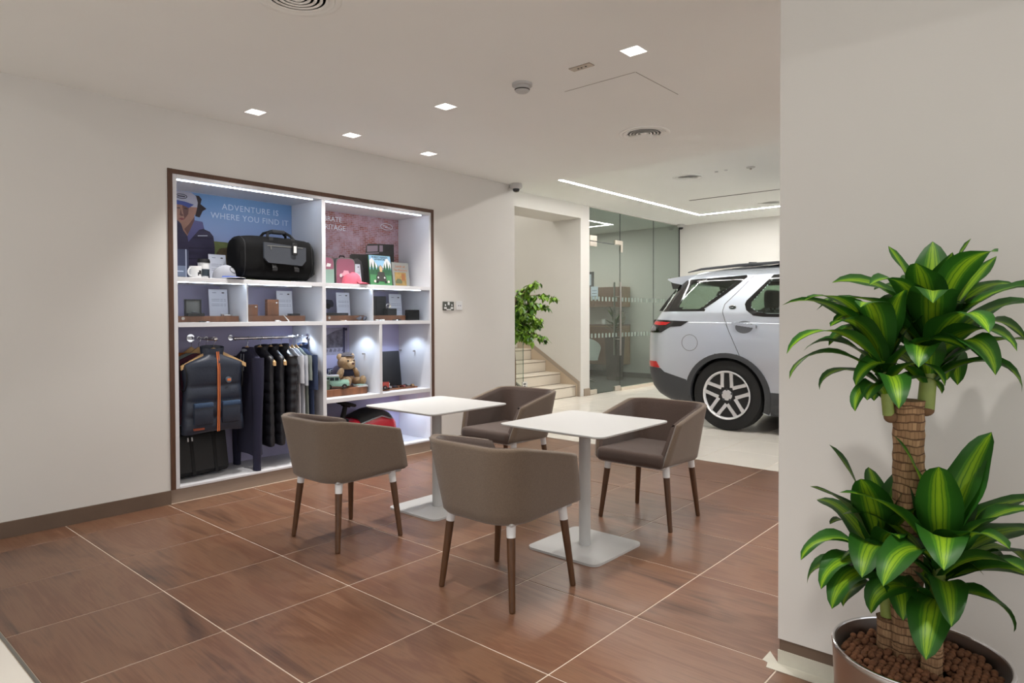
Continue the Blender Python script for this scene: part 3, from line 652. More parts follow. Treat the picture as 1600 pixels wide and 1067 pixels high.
info_card(2.372, 5.07, Z1b, .135, .205, 'white price card behind the grey cap on the top shelf')
# duffel bag
M_bag = mat('bag_canvas', (11, 11, 12), .9, spec=.2, var=.15, vscale=30, bump=.15, bscale=300)
M_bagleather = mat('bag_leather', (58, 62, 70), .5, bump=.1, bscale=200)
t = thing('duffel_bag', 'black duffel bag with grey leather front pocket and two handles', 'bag', (2.722, 4.895, Z1b))
def duff(u, v):
    a = 2 * PI * u; x = -.318 + .620 * v
    e = max(0.0, 1 - abs((v - .5) * 2) ** 7) ** .5 if 0 < v < 1 else 0
    ca, sa = math.cos(a), math.sin(a)
    sq = (abs(ca) ** 3.2 + abs(sa) ** 3.2) ** (-1 / 3.2)
    top = 1.0 + .03 * math.cos((v - .5) * PI) - (.10 if sa > 0 else 0) * abs((v - .5) * 2) ** 3
    w = .012 * mnoise.noise(Vector((x * 9, a * 2, 3)))
    return (x + .0 * e, (.135 + w) * sq * ca * (.80 + .20 * e), .181 + (.164 + w) * sq * sa * top * (.86 + .14 * e))
mbb = MB().grid(duff, 36, 30, True)
for v0 in (0, 1): mbb._add([duff(i / 36, v0) for i in range(36)], [tuple(range(36))])
obj('body', mbb, M_bag, t, ang=50)
for v0 in (.045, .955): obj('seam_piping', MB().tube([duff(i / 30, v0) for i in range(30)], .005, 6, closed=True), M_blackmatte, t)
obj('front_pocket', MB().prism([(-.155, .29), (.20, .27), (.20, .165), (.165, .125), (-.12, .135), (-.155, .17)], lambda u, v, d: (u, d, v), -.158, -.139), M_bagleather, t)
obj('pocket_zip', MB().box(-.13, .17, -.1605, -.157, .262, .268).box(-.105, -.098, -.162, -.157, .235, .264), M_trimmetal, t)
for x in (-.07, .115): obj('strap', MB().prism([(x - .018, .09), (x + .018, .09), (x + .018, .36), (x - .018, .36)], lambda u, v, d: (u, d * (1 if v < .3 else .65), v - (.0 if v < .3 else .02)), -.157, -.15), M_blackmatte, t); obj('buckle', MB().rbox(x - .02, x + .02, -.165, -.15, .075, .105, .003, 1), M_black, t)
for yy, dz in ((-.07, 0), (.06, .006)):
    obj('handle', MB().tube([(-.085, yy, .30 + dz), (-.08, yy, .34), (-.06, yy * .5, .372 + dz), (0, yy * .3, .392 + dz), (.09, yy * .3, .392 + dz), (.13, yy * .5, .37), (.145, yy, .335), (.13, yy, .30)], .011, 8), M_blackmatte, t)
obj('handle_grip', MB().rbox(-.02, .09, -.035, .03, .378, .408, .008, 2), M_bagleather, t)
tg = obj('hang_tag', MB().rbox(.075, .115, -.172, -.166, .205, .30, .002, 1), M_black, t); obj('tag_label', MB().box(.083, .107, -.1735, -.1718, .222, .275), M_white, tg)
obj('side_strap', MB().tube([(.298, -.05, .17), (.316, -.07, .13), (.316, -.075, .07), (.298, -.06, .05)], .010, 8), M_blackmatte, t)

# ------------------------------------------------------------------ top-right shelf
def backpack(x, y, label, mfront, mpocket, print_):
    t = thing('kids_backpack', label, 'backpack', (x, y, Z1b), 0, 'children\'s backpacks')
    def arch(w, h, z0=0): return [(-w, z0), (w, z0), (w, h - w * .45), (w * .93, h - w * .2), (w * .75, h - w * .05), (w * .45, h), (-w * .45, h), (-w * .75, h - w * .05), (-w * .93, h - w * .2), (-w, h - w * .45)]
    obj('body', MB().prism(arch(.100, .235), lambda u, v, d: (u, d, v), -.045, .05), mpocket, t)
    obj('front_panel', MB().prism(arch(.092, .228), lambda u, v, d: (u, d, v), -.056, -.045), mfront, t)
    obj('zip', MB().tube([(u * 1.0, -.051, v) for u, v in arch(.097, .232)[1:]] + [(-.097, -.051, 0)], .005, 6), M_trimmetal, t)
    obj('handle', MB().tube([(-.03, 0, .232), (-.02, 0, .255), (.02, 0, .255), (.03, 0, .232)], .006, 6), M_blackmatte, t)
    if print_:
        c = MB(); f3 = lambda u, v, d: (u, d, v)
        c.prism([(-.05, .075), (.055, .075), (.055, .098), (.035, .102), (.025, .125), (-.02, .125), (-.03, .102), (-.05, .098)], f3, -.0585, -.0562)
        obj('car_motif', c, mat('pink_print', (222, 168, 184), .7), t)
        c = MB()
        for q in (-.052, .052): c.prism([(q + .013 * math.cos(R(a)), .080 + .016 * math.sin(R(a))) for a in range(0, 360, 36)], f3, -.0595, -.0575)
        obj('motif_wheel', c, M_white, t)
    else:
        obj('lower_pocket', MB().prism([(-.09, .0), (.09, .0), (.09, .13), (-.09, .12)], lambda u, v, d: (u, d, v), -.070, -.055), mpocket, t)
        obj('motif', MB().prism([(.02, .15), (.06, .15), (.066, .175), (.03, .18)], lambda u, v, d: (u, d, v), -.0585, -.0562), M_white, t)
M_mauve = mat('mauve_nylon', (150, 92, 112), .7); M_sage = mat('sage_nylon', (132, 160, 148), .7); M_dusk = mat('slate_nylon', (92, 98, 100), .7)
backpack(3.215, 4.99, 'mauve and sage backpack half hidden by the middle divider, upper right shelf', M_mauve, M_sage, False)
backpack(3.435, 4.995, 'mauve backpack with a pink car motif, behind the pink cap', M_mauve, M_dusk, True)
info_card(3.615, 5.02, Z1b, .10, .20, 'narrow white price card beside the pink-motif backpack')
cap('baseball_cap', 'pink baseball cap in front of the backpacks', 3.43, 4.845, Z1b, R(-22), mat('cap_pink', (206, 96, 116), .9), mat('cap_pink_brim', (196, 78, 96), .9), .98)
t = thing('picture_book', 'green picture book with mountains and a car on its cover', 'book', (3.83, 4.95, Z1b + .001)); t.rotation_euler = (-R(7), 0, 0)
obj('block', MB().rbox(-.124, .124, -.008, .008, 0, .285, .002, 1), mat('book_green', (70, 132, 84), .5), t)
F3 = lambda u, v, d: (u, d, v)
def cover(name, pts, m, dy=.001): return obj(name, MB().prism(pts, F3, -.008 - dy, -.008 - dy + .0008), m, t)
cover('sky_print', [(-.122, .15), (.122, .15), (.122, .283), (-.122, .283)], mat('cover_sky', (146, 192, 222), .5), .0008)
for pts in ([(-.122, .17), (-.122, .235), (-.09, .26), (-.05, .21), (-.02, .17)], [(.02, .17), (.06, .25), (.085, .262), (.122, .215), (.122, .17)]): cover('snow_peak', pts, M_white, .0016)
cover('grey_peak', [(-.05, .15), (0, .20), (.05, .15)], mat('cover_grey', (140, 138, 142), .5), .0018)
for k, (x, h) in enumerate(((-.10, .22), (-.065, .235), (-.03, .20), (.045, .215), (.075, .235), (.105, .21))): cover('fir_print', [(x - .024, .105), (x + .024, .105), (x, h)], mat('cover_fir', (44, 92, 62), .5) if 'cover_fir' not in MATS else MATS['cover_fir'], .0022 + .0003 * k)
M_cdark = mat('cover_dark', (56, 54, 52), .5)
cover('car_print', [(-.055, .045), (.055, .045), (.055, .09), (.042, .10), (.036, .132), (-.036, .132), (-.042, .10), (-.055, .09)], M_cdark, .0045)
for q in (-.036, .036): cover('headlamp_print', [(q + .009 * math.cos(R(a)), .078 + .009 * math.sin(R(a))) for a in range(0, 360, 45)], M_white, .0055)
for x in (-.048, .048): cover('tyre_print', [(x - .012, .028), (x + .012, .028), (x + .012, .048), (x - .012, .048)], M_black, .005)
cover('animal_print', [(-.012, .132), (.012, .132), (.014, .165), (.006, .185), (-.006, .185), (-.014, .165)], mat('cover_fawn', (206, 176, 130), .5), .005)
for x in (-.075, .08): cover('flower_print', [(x + .013 * math.cos(R(a)), .042 + .013 * math.sin(R(a))) for a in range(0, 360, 60)], mat('cover_blush', (232, 208, 204), .5) if 'cover_blush' not in MATS else MATS['cover_blush'], .005)
text('lettering', 'FOREST FRIENDS', .024, M_cdark, t, (0, -.0095, .266)); text('lettering', 'ADVENTURE', .022, M_cdark, t, (0, -.0095, .246))
t = thing('story_book', 'smaller grey story book leaning right of the green picture book', 'book', (4.065, 4.95, Z1b + .001)); t.rotation_euler = (-R(7), 0, 0)
obj('block', MB().rbox(-.10, .10, -.009, .009, 0, .232, .002, 1), mat('book_grey', (138, 140, 136), .5), t); obj('page_edge', MB().box(.1, .1012, -.006, .006, .003, .229), M_white, t)
t2 = obj('panel_print', MB().prism([(-.075, .012), (.06, .012), (.06, .138), (-.075, .138)], F3, -.0102, -.009), mat('cover_ochre', (150, 124, 74), .5, var=.3, vscale=30), t)
obj('car_print', MB().prism([(-.07, .03), (.0, .03), (.01, .05), (-.01, .075), (-.05, .075), (-.07, .05)], F3, -.0108, -.0102), mat('cover_olive', (92, 96, 70), .5), t)
obj('door_print', MB().prism([(.005, .06), (.045, .06), (.045, .125), (.005, .125)], F3, -.0108, -.0102), mat('cover_russet', (142, 92, 56), .5), t)
M_rust = mat('cover_rust', (172, 112, 84), .5)
text('lettering', 'Landy at', .036, M_rust, t, (-.005, -.0102, .195)); text('lettering', 'The Nursery', .032, M_rust, t, (-.005, -.0102, .160))

# ------------------------------------------------------------------ glazed middle cells
def tray(x0, x1, y0, y1, z, h, label, grp='walnut trays'):
    o = obj('walnut_tray', MB().rbox(-(x1 - x0) / 2, (x1 - x0) / 2, -(y1 - y0) / 2, (y1 - y0) / 2, 0, h, .002, 1), M_tray, None, ((x0 + x1) / 2, (y0 + y1) / 2, z)); return tag(o, label, 'tray', grp)
tray(1.945, 2.425, 4.86, 5.15, Z2b, .044, 'walnut block under the black watch box, leftmost glazed cell')
tray(2.475, 2.985, 4.86, 5.15, Z2b, .046, 'walnut block under the two upright wooden boxes')
tray(3.150, 3.575, 4.86, 5.15, Z2b, .047, 'walnut block under the flat black case')
tray(3.640, 4.040, 4.86, 5.15, Z2b, .047, 'walnut block under the tall black box, rightmost glazed cell')
ZA = Z2b + .046
t = thing('watch_box', 'open black watch box with grey lining, leftmost glazed cell', 'box', (2.115, 4.93, Z2b + .044), R(-12))
obj('case', MB().box(-.056, .056, .010, .022, .0, .122).box(-.056, -.046, -.004, .012, 0, .122).box(.046, .056, -.004, .012, 0, .122).box(-.046, .046, -.004, .012, .112, .122).box(-.046, .046, -.004, .012, 0, .010), M_black, t); obj('lining', MB().box(-.046, .046, .006, .0105, .01, .112), mat('lining_grey', (112, 112, 108), .7), t)
obj('tray_box', MB().rbox(-.056, .056, -.105, -.006, 0, .020, .002, 1), M_black, t); obj('bracelet', MB().tube([(.018 * math.cos(R(a)), -.05 + .022 * math.sin(R(a)), .026) for a in range(0, 360, 24)], .004, 6, closed=True), M_chrome, t)
info_card(2.352, 5.03, Z2b + .044, .145, .205, 'white price card in the leftmost glazed cell', 5)
t = thing('silver_bangle', 'silver bangle on the walnut block beside the leftmost card', 'bangle', (2.352, 4.90, Z2b + .044))
obj('band', MB().tube([(.036 * math.cos(R(a)), .03 * math.sin(R(a)), .007) for a in range(0, 360, 20)], .006, 8, closed=True), M_chrome, t); obj('clasp', MB().rbox(-.045, -.028, -.008, .008, .0, .016, .002, 1), M_steel, t)
t = thing('key_fob', 'small dark key fob lying before the leftmost walnut block', 'key ring', (2.14, 4.82, Z2b))
obj('strap', MB().rbox(-.03, .012, -.008, .008, 0, .008, .003, 1), M_black, t); obj('ring', MB().tube([(.028 + .014 * math.cos(R(a)), .014 * math.sin(R(a)), .003) for a in range(0, 360, 24)], .0022, 6, closed=True), M_chrome, t)
for x, w, h, lb in ((2.545, .085, .086, 'shorter walnut gift box in the second glazed cell'), (2.715, .098, .128, 'taller walnut gift box in the second glazed cell')):
    t = thing('wooden_box', lb, 'box', (x, 4.90, ZA), 0, 'walnut gift boxes')
    obj('body', MB().rbox(-w / 2, w / 2, -.02, .02, 0, h * .80, .002, 1), M_tray, t); obj('lid', MB().rbox(-w / 2, w / 2, -.02, .02, h * .805, h, .002, 1), M_tray, t); obj('clasp', MB().box(w * .22, w * .34, -.0225, -.02, h * .76, h * .84), M_chrome, t)
info_card(2.905, 5.03, ZA, .14, .205, 'white price card in the second glazed cell', 5)
t = thing('black_pouch', 'small flat black box before the card, second glazed cell', 'box', (2.905, 4.90, ZA)); obj('body', MB().rbox(-.04, .04, -.03, .03, 0, .010, .002, 1), M_black, t); obj('lid', MB().rbox(-.041, .041, -.031, .031, .0105, .016, .002, 1), M_black, t)
t = thing('white_pen', 'white pen leaning against the second walnut block', 'pen', (2.80, 4.845, Z2b)); obj('barrel', MB().cyl((.012, -.03, .004), (-.012, .010, .052), .004, n=12), M_white, t); obj('tip', MB().cyl((.012, -.03, .004), (.016, -.036, .0), .004, .0012, 12), M_chrome, t)
t = thing('white_fob', 'small white fob lying before the second walnut block', 'key ring', (2.715, 4.82, Z2b)); obj('body', MB().rbox(-.016, .016, -.010, .010, 0, .010, .003, 1), M_white, t); obj('ring', MB().tube([(.024 + .009 * math.cos(R(a)), .009 * math.sin(R(a)), .003) for a in range(0, 360, 30)], .0018, 6, closed=True), M_chrome, t)
t = thing('flat_case', 'long flat black case on the third walnut block', 'case', (3.28, 4.93, Z2b + .047)); obj('body', MB().rbox(-.14, .14, -.05, .05, 0, .012, .004, 2), M_black, t); obj('lid', MB().rbox(-.14, .14, -.05, .05, .0125, .022, .004, 2), M_black, t); obj('badge', MB().cyl((.02, -.03, .0215), (.02, -.03, .0228), .006, n=12), M_chrome, t)
info_card(3.475, 5.03, Z2b + .047, .14, .205, 'white price card in the third glazed cell', 5)
t = thing('folded_sunglasses', 'grey folded glasses lying at the end of the third walnut block', 'glasses', (3.522, 4.82, Z2b + .0095), R(10))
for k in (-.032, .032): obj('lens', MB().cyl((k, 0, .012), (k, .004, .014), .020, n=18), mat('lens_grey', (80, 82, 96), .1) if 'lens_grey' not in MATS else MATS['lens_grey'], t)
obj('frame', MB().tube([(-.054, 0, .018), (-.02, -.002, .022), (.02, -.002, .022), (.054, 0, .018)], .0028, 6).tube([(-.054, 0, .018), (-.05, .03, .010), (.03, .032, .006)], .0024, 6).tube([(.054, 0, .018), (.05, .036, .010), (-.03, .038, .006)], .0024, 6), mat('frame_grey', (108, 110, 124), .4), t)
t = thing('leather_keyring', 'tan keyring lying before the third walnut block', 'key ring', (3.33, 4.83, Z2b)); obj('strap', MB().rbox(-.022, .012, -.008, .008, 0, .006, .002, 1), mat('tan_leather', (196, 176, 150), .6), t); obj('ring', MB().tube([(.022 + .011 * math.cos(R(a)), .011 * math.sin(R(a)), .003) for a in range(0, 360, 30)], .002, 6, closed=True), M_chrome, t)
t = thing('tall_gift_box', 'tall black gift box in the rightmost glazed cell', 'box', (3.82, 4.97, Z2b + .047)); obj('body', MB().rbox(-.055, .055, -.03, .03, 0, .172, .003, 1), M_blackmatte, t); obj('lid', MB().rbox(-.0565, .0565, -.0315, .0315, .12, .175, .003, 1), M_blackmatte, t)
t = thing('ring_box', 'small black box with a silver watch on top, rightmost glazed cell', 'box', (3.885, 4.895, Z2b + .047)); obj('body', MB().rbox(-.052, .052, -.035, .035, 0, .063, .003, 1), M_blackmatte, t); obj('watch', MB().tube([(-.02 + .024 * math.cos(R(a)), 0, .086 + .022 * math.sin(R(a))) for a in range(0, 360, 24)], .005, 6, closed=True), M_chrome, t); obj('dial', MB().cyl((-.02, -.026, .080), (-.02, -.018, .082), .014, n=16), M_chrome, t)
info_card(4.075, 5.04, Z2b + .002, .15, .25, 'white price card in the rightmost glazed cell', 5)
t = thing('square_box', 'square black box standing on the shelf, right end of the glazed row', 'box', (4.115, 4.855, Z2b)); obj('body', MB().rbox(-.07, .07, -.022, .022, 0, .098, .003, 1), M_blackmatte, t); obj('lid', MB().rbox(-.071, .071, -.024, -.006, 0, .099, .003, 1), M_blackmatte, t)
for k, (x, lb) in enumerate(((3.71, 'white beaded keyring before the rightmost walnut block'), (3.90, 'dark and silver keyring before the rightmost walnut block'))):
    t = thing('keyring', lb, 'key ring', (x, 4.82, Z2b)); obj('ring', MB().tube([(.013 * math.cos(R(a)), .013 * math.sin(R(a)), .004) for a in range(0, 360, 30)], .003, 6, closed=True), M_chrome, t)
    obj('fob', MB().rbox(.012, .05, -.008, .008, 0, .012, .003, 1).rbox(-.045, -.014, -.008, .008, 0, .010, .003, 1), M_white if k == 0 else M_black, t)

# ------------------------------------------------------------------ lower right cells
o = tag(obj('walnut_plinth', MB().rbox(3.115, 3.590, 4.85, 5.15, Z3b + .0008, Z3b + .062, .003, 1), M_tray), 'thick walnut block under the teddy bear and green toy car', 'tray', 'walnut trays')
o = tag(obj('walnut_plinth', MB().rbox(3.685, 4.195, 4.87, 5.12, Z3b + .0008, Z3b + .012, .003, 1), M_tray), 'thin walnut board under the red toy car', 'tray', 'walnut trays')
ZB = Z3b + .062
t = thing('number_plate', 'navy number plate with white characters, behind the camouflage box', 'sign', (3.315, 5.145, ZB + .03)); t.rotation_euler = (-R(6), 0, 0)
obj('plate', MB().rbox(-.12, .12, -.003, .003, 0, .125, .004, 1), mat('plate_navy', (40, 44, 84), .4), t)
text('lettering', 'HUE', .066, M_print_white, t, (.058, -.0034, .090)); text('lettering', '166', .066, M_print_white, t, (.058, -.0034, .036))
def toy_car(name, label, x, y, z, rz, s, mbody, mroof, long=True):
    t = thing(name, label, 'toy car', (x, y, z), rz)
    L, Wd = .105 * s, .044 * s
    obj('body', MB().rbox(-L, L, -Wd, Wd, .022 * s, .062 * s, .004 * s, 2), mbody, t)
    obj('bonnet', MB().rbox(.030 * s, L * .98, -Wd * .80, Wd * .80, .055 * s, .073 * s, .005 * s, 2), mbody, t)
    obj('cabin', MB().prism([(-L * .98, .060 * s), (.034 * s, .060 * s), (.018 * s, .106 * s), (-L * .96, .106 * s)], lambda u, v, d: (u, d * (1 - .9 * (v - .06 * s)), v), -Wd * .96, Wd * .96), mbody, t)
    obj('roof', MB().rbox(-L * .98, .022 * s, -Wd * .95, Wd * .95, .104 * s, .118 * s, .005 * s, 2), mroof, t)
    g = mat('toy_glass', (52, 62, 64), .1) if 'toy_glass' not in MATS else MATS['toy_glass']
    for sg in (-1, 1):
        for a, b in ((-.095, -.060), (-.054, -.020), (-.014, .018)): obj('window', MB().box(a * s, b * s, sg * Wd * .93 - .002 * s, sg * Wd * .93 + .002 * s, .072 * s, .098 * s), g, t)
    obj('windscreen', MB().prism([(.0345 * s, .068 * s), (.0235 * s, .100 * s), (.021 * s, .100 * s), (.032 * s, .068 * s)], lambda u, v, d: (u, d, v), -Wd * .84, Wd * .84), g, t)
    for a in (-.062, .066):
        for sg in (-1, 1):
            w = obj('wheel', MB().cyl((a * s, sg * Wd * .72, .021 * s), (a * s, sg * Wd * 1.05, .021 * s), .021 * s, n=20), M_black, t); obj('hub_cap', MB().cyl((a * s, sg * Wd * 1.05, .021 * s), (a * s, sg * Wd * 1.10, .021 * s), .010 * s, n=16), M_chrome, w)
    obj('bumper', MB().rbox(L * .98, L * 1.06, -Wd, Wd, .024 * s, .036 * s, .002 * s, 1), M_chrome, t)
    obj('grille', MB().box(L * .98, L * 1.01, -Wd * .45, Wd * .45, .040 * s, .062 * s), M_black, t)
    for sg in (-1, 1): obj('headlamp', MB().cyl((L * .97, sg * Wd * .68, .052 * s), (L * 1.03, sg * Wd * .68, .052 * s), .008 * s, n=14), M_white, t)
    return t
toy_car('toy_off_roader', 'pale green toy off-road car with white roof, before the teddy bear', 3.303, 4.90, ZB, R(-30), 1.0, mat('toy_green', (138, 176, 160), .3, coat=.4), M_white)
toy_car('toy_off_roader', 'red toy off-road car on the thin walnut board', 3.775, 4.93, Z3b + .012, R(-40), .92, mat('toy_red', (170, 62, 48), .3, coat=.4), M_black)
t = thing('camouflage_tin', 'small dark green tin left of the green toy car', 'tin', (3.176, 4.878, ZB)); obj('body', MB().rbox(-.033, .033, -.025, .025, 0, .070, .005, 2), mat('camo', (72, 86, 72), .6, var=.45, vscale=40), t); obj('lid', MB().rbox(-.034, .034, -.0262, .0262, .0705, .084, .005, 2), mat('camo_lid', (84, 98, 88), .5), t)
for k, (x, y, z, rz, lb) in enumerate(((3.540, 4.880, 0, 6, 'white booklet lowest of the two flat booklets beside the toy'), (3.537, 4.884, .009, 14, 'pale green booklet on top beside the green toy car'))):
    o = thing('booklet', lb, 'booklet', (x, y, ZB + z), R(rz), 'flat booklets'); obj('pages', MB().box(-.052, .052, -.036, .036, .001, .007), M_white, o); obj('cover', MB().box(-.054, .054, -.038, .038, .007, .0085).box(-.054, .054, -.038, .038, 0, .001), [M_white, M_sage][k], o)
# teddy bear
M_fur = mat('teddy_fur', (190, 152, 108), .95, var=.18, vscale=60, bump=.8, bscale=160, sheen=.4)
M_furpale = mat('teddy_muzzle', (206, 174, 134), .95, bump=.6, bscale=160)
t = thing('teddy_bear', 'sitting tan teddy bear in a dark vest and tilted flat cap', 'teddy bear', (3.515, 5.06, ZB + .006), R(-88)); t.scale = (.92, .92, .92)
tb = MB().ell((0, 0, .085), (.068, .075, .09), 20, 12).ell((.005, 0, .215), (.082, .088, .076), 22, 14)
for sg in (-1, 1):
    tb.ell((-.005, sg * .072, .275), (.016, .032, .032), 12, 8)
    tb.ell((.085, sg * .068, .038), (.075, .040, .038), 14, 9, Matrix.Rotation(sg * .35, 3, 'Z')).ell((.145, sg * .088, .048), (.028, .038, .046), 12, 8)
    tb.ell((.03, sg * .092, .115), (.034, .032, .062), 12, 9, Matrix.Rotation(sg * .5, 3, 'X'))
obj('body', tb, M_fur, t, ang=80)
obj('muzzle', MB().ell((.078, 0, .198), (.036, .044, .036), 14, 9), M_furpale, t); obj('nose', MB().ell((.112, 0, .212), (.010, .016, .012), 10, 7), mat('teddy_nose', (92, 56, 44), .5), t)
for sg in (-1, 1): obj('eye', MB().ell((.079, sg * .034, .238), .0085, 10, 7), M_black, t); obj('sole', MB().ell((.163, sg * .090, .050), (.010, .026, .034), 12, 7), M_furpale, t)
obj('vest', MB().ell((0, 0, .105), (.0715, .0795, .066), 20, 9), mat('teddy_vest', (48, 50, 70), .9), t)
obj('cap', MB().ell((-.01, 0, .292), (.062, .070, .022), 18, 8, Matrix.Rotation(.2, 3, 'X')).ell((.055, .005, .284), (.028, .046, .008), 14, 6), mat('teddy_cap', (84, 76, 76), .9), t)
t = thing('black_laptop_sleeve', 'large black panel standing in the right lower cell', 'sleeve', (4.02, 5.085, Z3b + .012)); t.rotation_euler = (-R(7), 0, 0)
obj('panel', MB().rbox(-.195, .15, -.007, .007, 0, .335, .012, 3), mat('panel_black', (30, 30, 34), .45), t); obj('edge_trim', MB().tube([(-.195, 0, .328), (.14, 0, .328), (.15, 0, .318), (.15, 0, .01)], .003, 6), M_blackmatte, t)
cols = [((150, 150, 156), 'silver'), ((74, 76, 90), 'slate blue'), ((120, 52, 48), 'dark red'), ((60, 60, 64), 'charcoal'), ((150, 118, 84), 'tan')]
for k, (x, y, rz) in enumerate(((3.895, 4.915, 60), (3.965, 4.93, 20), (4.035, 4.90, 95), (4.10, 4.945, 30), (4.15, 4.90, 70))):
    o = thing('small_car_model', cols[k][1] + ' miniature car on the thin walnut board', 'toy car', (x, y, Z3b + .012), R(rz), 'miniature cars')
    m = mat('mini_' + str(k), cols[k][0], .35, coat=.4)
    obj('body', MB().rbox(-.032, .032, -.013, .013, .004, .014, .003, 2), m, o); obj('cabin', MB().prism([(-.022, .013), (.016, .013), (.008, .023), (-.016, .023)], lambda u, v, d: (u, d, v), -.011, .011), m, o)
    for a in (-.019, .020):
        for sg in (-1, 1): obj('wheel', MB().cyl((a, sg * .009, .0058), (a, sg * .0145, .0058), .0058, n=12), M_black, o)

# ride-on car under the shelf
t = thing('ride_on_car', 'red and black children\'s ride-on car with steering wheel, behind the left chair', 'ride-on toy', (3.56, 4.975, Z0))
M_red = mat('ride_red', (206, 34, 56), .25, coat=.6)
def prof(x): return .262 + .045 * math.exp(-((x - .16) / .13) ** 2) - .03 * max(0, (-x - .05)) * 3 - .05 * max(0, x - .27) * 8
def rb(u, v):
    x = -.36 + .72 * v; a = PI * 2 * u; e = max(.0001, 1 - abs(v * 2 - 1) ** 5) ** .4
    ca, sa = math.cos(a), math.sin(a); sq = (abs(ca) ** 4 + abs(sa) ** 4) ** (-.25)
    zt = prof(x); return (x, .15 * sq * ca * (.75 + .25 * e), .08 + (zt - .08) * (.5 + .5 * sq * sa * (.8 + .2 * e)))
mbr = MB().grid(rb, 24, 24, True)
for v in (0, 1): mbr._add([rb(i / 24, v) for i in range(24)], [tuple(range(24))])
obj('body', mbr, M_red, t, ang=50)
M_toyblack = mat('toy_black', (24, 24, 26), .75)
obj('seat', MB().grid(lambda u, v: (-.06 + .36 * v, -.158 * math.cos(PI * u), prof(-.06 + .36 * v) + .022 * math.sin(PI * v) ** .5 - .055 * abs(math.cos(PI * u)) ** 6 * (1 - .0 * v) + .006), 16, 16), M_toyblack, t, ang=70)
obj('bonnet', MB().ell((-.22, 0, .22), (.15, .12, .07), 20, 10), M_toyblack, t)
obj('steering_column', MB().cyl((-.15, 0, .24), (-.116, 0, .378), .026, .020, 16), M_toyblack, t)
Ms = Matrix.Translation((-.112, 0, .378)) @ Matrix.Rotation(R(13), 4, 'Y') @ Matrix.Rotation(R(4), 4, 'X')
sw = MB(); sw.T = Ms; sw.tube([(.075 * math.cos(R(a)), .085 * math.sin(R(a)), .02) for a in range(0, 360, 18)], .013, 8, closed=True).rbox(-.03, .03, -.035, .035, -.006, .022, .006, 2).box(-.07, .07, -.010, .010, .008, .020)
obj('steering_wheel', sw, M_toyblack, t)
obj('trim_stripe', MB().tube([(-.06, -.162, .232), (.06, -.164, .258), (.16, -.162, .275), (.27, -.15, .24)], .006, 6), mat('silver_trim', (170, 174, 184), .35, .6), t)
for a in (-.24, .24):
    for sg in (-1, 1):
        w = obj('wheel', MB().cyl((a, sg * .12, .085), (a, sg * .175, .085), .085, n=24), M_black, t); obj('hub', MB().cyl((a, sg * .175, .085), (a, sg * .18, .085), .045, n=18), MATS['silver_trim'], w)

# ------------------------------------------------------------------ hanging rails, hangers and clothes
t = thing('garment_rail', 'short chrome rail pointing out of the back panel, holding the vest', 'clothes rail', (2.205, 0, 1.117))
obj('rod', MB().cyl((0, 4.775, 0), (0, YB - .001, 0), .011, n=18), M_chrome, t); obj('flange', MB().cyl((0, YB - .012, 0), (0, YB - .001, 0), .03, n=20), M_chrome, t); obj('end_stop', MB().ell((0, 4.772, 0), .015, 12, 8), M_chrome, t)
t = thing('garment_rail', 'long chrome rail holding the row of jackets and shirts', 'clothes rail', (0, 4.955, 1.112))
obj('rod', MB().cyl((2.44, 0, 0), (3.069, 0, 0), .011, n=18), M_chrome, t); obj('end_stop', MB().ell((2.438, 0, 0), .015, 12, 8), M_chrome, t); obj('flange', MB().cyl((3.058, 0, 0), (3.0695, 0, 0), .026, n=20), M_chrome, t)
obj('bracket', MB().cyl((2.52, 0, 0), (2.52, YB - 4.956, 0), .007, n=12).cyl((2.52, YB - 4.963, 0), (2.52, YB - 4.956, 0), .022, n=16), M_chrome, t)
M_hang = mat('beech_hanger', (206, 168, 118), .5, var=.12, vscale=20, stretch=(1, 8, 1))
def hanger(x, y, z, rz, label, w=.19, bt=.010):
    """local x = across the shoulders, hook tip at the rail"""
    t = thing('wooden_hanger', label, 'hanger', (x, y, z), rz, 'wooden coat hangers')
    def pt(s_, dz): return (s_ * w, .012 * (1 - abs(s_)), -.080 - .115 * abs(s_) ** 1.05 + dz)
    mb = MB(); n = 16
    top = [pt(-1 + 2 * k / n, .018 * (1 - .35 * abs(-1 + 2 * k / n))) for k in range(n + 1)]; bot = [pt(-1 + 2 * k / n, -.018) for k in range(n + 1)]
    vs = []; fs = []
    for k in range(n + 1):
        for yy, P_ in ((-bt, bot), (-bt, top), (bt, top), (bt, bot)): vs.append((P_[k][0], P_[k][1] + yy, P_[k][2]))
    for k in range(n):
        for q in range(4): fs.append((k * 4 + q, k * 4 + (q + 1) % 4, (k + 1) * 4 + (q + 1) % 4, (k + 1) * 4 + q))
    fs += [(0, 1, 2, 3), (n * 4, n * 4 + 3, n * 4 + 2, n * 4 + 1)]
    obj('bar', mb._add(vs, fs), M_hang, t)
    obj('hook', MB().tube([(0, .008, -.066), (0, .004, -.034), (.009, .0, -.018)] + [(.0140 * math.cos(R(a)), 0, .0002 + .0140 * math.sin(R(a))) for a in range(-25, 205, 23)], .0018, 6), M_chrome, t)
    return t
